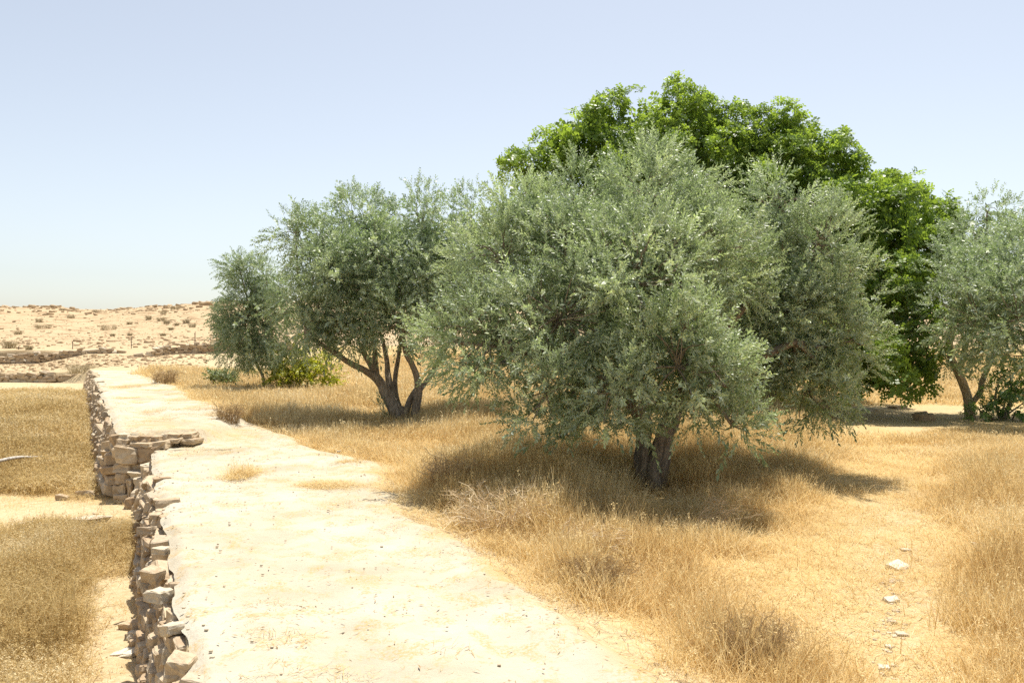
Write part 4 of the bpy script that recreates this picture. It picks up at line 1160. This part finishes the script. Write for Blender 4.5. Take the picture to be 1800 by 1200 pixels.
def path_tufts():
    r = np.random.default_rng(93)
    for k, (px, py, rx, ry, n, lab) in enumerate([(415, 830, 38, 9, 90, 'isolated clump of dry grass growing in the middle of the path'), (575, 853, 58, 5, 70, 'thin dry grass strip across the path near its bend'),
                                                  (612, 808, 34, 3, 40, 'sparse dry blades on the path near its right edge')]):
        a = r.uniform(0, 6.283, n); q = np.sqrt(r.random(n))
        qx = px + rx * q * np.cos(a); qy = py + ry * q * np.sin(a)
        d = F * HC / (qy - 600); x = (qx - 900) * d / F
        s = r.uniform(.2, .5, n) * (1.0 if k == 0 else .4) * (1.15 - q * .8)
        kp = fbm(x * 3 + k, d * 3, 3) > -.05 + .25 * (q - .6); x, d, s = x[kp], d[kp], s[kp]
        scatter('path_grass', lab, 'grass', np.column_stack([x, d, zpath(x, d) - .01]), np.column_stack([s * 0 + 1, s * 0 + 1, s]), C_NEAR, 30 + k)

def path_drifts():
    r = np.random.default_rng(94)
    n = 5200; d = np.sqrt(r.uniform(3.6 ** 2, 30 ** 2, n)); v = r.random(n); L = Xw(d) + .25; R = Xr(d); x = L + (R - L) * v
    q = fbm(x * 1.1 + 40, d * 1.1, 4) + .25 * sm(.8, 1, v)
    ok = q > 0.12 + .12 * r.random(n)
    x, d = x[ok], d[ok]; s = r.uniform(.35, .8, len(x))
    scatter('path_straw', 'thin drifts of trodden straw on the pale path', 'grass', np.column_stack([x, d, zpath(x, d) + .004]), np.column_stack([s, s, s * .16]), C_LITTER, 40)
grass_right(); grass_left(); path_tufts(); path_drifts()

# ------------------------------------------------------------------ loose stones, pole, posts, debris
r_ = np.random.default_rng(61)
def loose(label, px, py, wp, hp, pale=1, group='loose stones', flat=0.5):
    b = px_ground(px, py); s = b[1] / F
    me = (ST_WHITE if pale else ST_FINE)[int(r_.integers(5))]
    o = link('loose_stone', me, None, (b[0], b[1], b[2] + hp * s * (.02 if px > 1500 and py > 950 else .12 if px > 300 else .32)), (r_.normal(0, .1), r_.normal(0, .1), r_.uniform(-.5, .5)), (wp * s, wp * s * .75, hp * s))
    tag(o, label, 'stone', group)
for t in [('white flat stone lying alone in the grass at far right', 1712, 895, 18, 9, 1), ('largest white stone at the top of the little trail', 1580, 998, 34, 13, 1), ('small white stone second from the top of the trail', 1570, 1022, 18, 5, 1),
          ('rounded white stone in the middle of the trail', 1567, 1057, 22, 12, 1), ('small white stone below the middle of the trail', 1568, 1096, 14, 9, 1), ('narrow white stone lowest but one on the trail', 1563, 1140, 12, 7, 1), ('white stone lowest on the trail near the bottom edge', 1553, 1176, 18, 9, 1),
          ('pale stone slab in the straw left of the big trunk', 1090, 836, 50, 10, 1), ('small white stone against the right foot of the big trunk', 1180, 862, 14, 10, 1), ('white stone at the right foot of the multi-stemmed olive', 750, 742, 18, 7, 1),
          ('tan stone under the carob, left of its group', 1497, 722, 22, 9, 1), ('long pale stone under the carob, beside the tan one', 1527, 722, 28, 8, 1), ('stone in the shade under the carob foliage', 1580, 718, 26, 8, 0), ('dark mound-shaped rock under the carob, right of its group', 1624, 738, 30, 20, 0),
          ('broad white slab on the lower terrace below the pier', 150, 922, 60, 14, 1), ('brown stone resting on the white slab', 168, 905, 10, 5, 0), ('pale slab left of the white slab on the terrace', 60, 925, 46, 10, 1), ('squat stone on the terrace bank left of the pier', 150, 872, 26, 12, 0),
          ('small stone on the terrace bank farther left', 110, 878, 20, 10, 0), ('dark stone at the wall foot in the near left', 228, 1105, 30, 12, 0), ('slab leaning at the foot of the near wall', 245, 1120, 40, 12, 1), ('flat pale slab near the wall foot at the bottom', 225, 1150, 50, 8, 1),
          ('pale slab half buried at the bottom left', 100, 940, 40, 9, 1), ('lone dark cobble on the path', 346, 866, 9, 5, 0), ('pale stone in the dry grass at the end of the path strip', 1730, 962, 40, 6, 1)]:
    loose(*t)
# reddish outcrop block on the crest
b = px_ground(366, 536, 60)
tag(link('rock_outcrop', stone_mesh('outcrop', 402, M['stone_hill'], 2, .2), None, (b[0], b[1] - 1, b[2] + .1), (0, 0, .2), (2.2, 1.5, 1.0)), 'reddish rock block on the hill crest beside the far-left olive', 'rock')

def dead_pole():
    a = px_ground(-20, 846); c = px_ground(75, 828)
    mb = MB(); z = 0.34
    tube(mb, [a + [0, 0, z], (a + c) / 2 + [0, 0, z + .03], c + [0, 0, z - .05]], [.035, .03, .02], 8, 12, .15, 3)
    o = mb.build('dead_branch', M['pole'], None, True)
    tag(o, 'silvery dead branch caught in the tall grass at the left edge', 'branch')
dead_pole()

for k, (px, y0, y1, lab) in enumerate([(33, 609, 625, 'leftmost thin fence post above the brown rubble wall'), (128, 600, 620, 'thin fence post above the middle of the brown rubble wall'), (231, 593, 610, 'thin fence post at the top of the ramp between the walls'), (343, 584, 600, 'thin fence post above the climbing wall, nearest the trees')]):
    d = 61.5; x = (px - 900) * d / F; z0 = float(ground_z(x, d)); top = HC - (y0 - 600) * d / F
    mb = MB(); w = .028
    zz = np.array([z0 - .3, top])
    # angle-iron profile with a turned-over tip
    prof = np.array([(-w, -w), (w, -w), (w, -w * .5), (-w * .5, -w * .5), (-w * .5, w), (-w, w)])
    v = np.concatenate([np.column_stack([prof + [x, d], np.full(6, z)]) for z in zz])
    i = np.arange(6); mb.add(v, np.stack([i, (i + 1) % 6, (i + 1) % 6 + 6, i + 6], -1))
    tube(mb, [(x, d, top - .05), (x + .02, d - .02, top + .04), (x + .09, d - .05, top + .07)], [.018, .016, .012], 6, 6)
    o = mb.build('fence_post', M['steel'], None, False, (x, d, z0)); o.location = (x, d, z0)
    tag(o, lab, 'fence post', 'fence posts along the terrace')

def dry_stalk(lab, p, q, w):
    mb = MB(); m = (p + q) / 2 + np.array([.02, 0, -.04])
    tube(mb, [p, m, q], [w, w * .8, w * .5], 5, 8); o = mb.build('dry_stalk', M['twig'], None, True)
    tag(o, lab, 'stalk')
dry_stalk('pale dry stalk leaning against the near wall', P(283, 1165, 6.2), P(252, 1082, 6.6), .006)

def hill_stones():
    r = np.random.default_rng(62); vs, fs, n = [], {}, 0
    from mathutils import Euler
    tm = []
    for me in ST_LOW[:4]:
        co = np.empty(len(me.vertices) * 3, dtype=np.float32); me.vertices.foreach_get('co', co)
        tm.append((co.reshape(-1, 3), [list(p.vertices) for p in me.polygons]))
    K = 4200
    d = r.uniform(62, 196, K); x = r.uniform(-0.72, -0.24, K) * d
    far = r.random(K) < .25; d[far] = r.uniform(49, 57, far.sum()); x[far] = r.uniform(-.70, -.38, far.sum()) * d[far]
    z = ground_z(x, d)
    for k in range(K):
        co, pl = tm[k % 4]
        if k < 170: d[k] = r.uniform(150, 195); x[k] = r.uniform(-.70, -.3) * d[k]; z[k] = float(ground_z(x[k], d[k]))
        s = (r.uniform(.2, .55) if k < 170 else 1) * np.exp(r.normal(-2.3 + 2.3 * (k < 170), .55 * (k >= 170))) * (1 + (d[k] > 150) * .7) * (.6 if d[k] < 60 else 1)
        R = np.array(Euler((r.normal(0, .2), r.normal(0, .2), r.uniform(0, 6))).to_matrix())
        vs.append((co * np.array([s * 1.7, s * 1.2, s * .7])) @ R.T + [x[k], d[k], z[k] + s * .12])
        for p in pl: fs.setdefault(len(p), []).append([n + q for q in p])
        n += len(co)
    o = link('hill_rubble', mesh_np('hill_rubble', np.concatenate(vs), [np.array(f) for f in fs.values()], M['stone_hill']))
    tag(o, 'scattered loose stones over the sandy hill', 'rubble', kind='stuff')

def path_debris():
    r = np.random.default_rng(63)
    n = 5200
    d = np.sqrt(r.uniform(3.5 ** 2, 20 ** 2, n)); v = r.random(n)
    L = Xw(d) + .1; R = Xr(d); x = L + (R - L) * v
    keep = r.random(n) < np.clip(.35 + 1.6 * fbm(x * .8, d * .8, 3) + .5 * (v > .8), .05, 1)
    x, d = x[keep], d[keep]; n = len(x)
    z = zpath(x, d) + 0.022 * fbm(x * 3.5, d * 3.5, 4) + 0.012
    a = r.uniform(0, 6.283, n); l = r.uniform(.015, .06, n); w = r.uniform(.002, .006, n)
    dr = np.column_stack([np.cos(a), np.sin(a), r.normal(0, .12, n)]); sd = np.column_stack([-np.sin(a), np.cos(a), r.normal(0, .3, n)])
    p = np.column_stack([x, d, z])
    q = leaf_quads(p, dr, sd, np.cross(dr, sd), l, w * 2)
    o = link('path_litter', mesh_np('path_litter', q.reshape(-1, 3), np.arange(n * 4).reshape(-1, 4), M['thistle'], fattr={'tint': r.random(n)}))
    tag(o, 'bits of straw and twig scattered over the pale path', 'litter', kind='stuff')
    # pebbles
    K = 260; d = np.sqrt(r.uniform(3.6 ** 2, 14 ** 2, K)); L = Xw(d); R = Xr(d); x = L + (R - L) * r.random(K) ** 1.6
    co = np.empty(len(ST_LOW[0].vertices) * 3, dtype=np.float32); ST_LOW[0].vertices.foreach_get('co', co); co = co.reshape(-1, 3)
    fs = {}
    vs = []
    for k in range(K):
        s = np.exp(r.normal(-4.5, .35))
        vs.append(co * [s * 1.3, s, s * .6] + [x[k], d[k], float(zpath(x[k], d[k])) + s * .3 + .008])
        for pl in ST_LOW[0].polygons: fs.setdefault(len(pl.vertices), []).append([k * len(co) + q for q in pl.vertices])
    o = link('path_pebbles', mesh_np('path_pebbles', np.concatenate(vs), [np.array(f) for f in fs.values()], M['stone_pale']))
    tag(o, 'small pebbles strewn along the path', 'pebbles', kind='stuff')

def trail_chips():
    r = np.random.default_rng(64); me = ST_LOW[1]; co = np.empty(len(me.vertices) * 3, dtype=np.float32); me.vertices.foreach_get('co', co); co = co.reshape(-1, 3)
    fs, vs = {}, []
    for k in range(90):
        py = r.uniform(960, 1195); px = 1572 - .05 * (py - 1000) + r.normal(0, 9 + 20 * (r.random() < .3))
        d = F * 2.0 / (py - 600); x = (px - 900) * d / F; q = np.exp(r.normal(-4.1, .5))
        vs.append(co * [q * 1.4, q * 1.1, q * .4] + [x, d, float(ground_z(x, d)) + q * .08])
        for pl in me.polygons: fs.setdefault(len(pl.vertices), []).append([k * len(co) + j for j in pl.vertices])
    o = link('trail_chips', mesh_np('trail_chips', np.concatenate(vs), [np.array(f) for f in fs.values()], M['stone_pale']))
    tag(o, 'small white stone chips along the little trail', 'pebbles', kind='stuff')
hill_stones(); path_debris(); trail_chips()
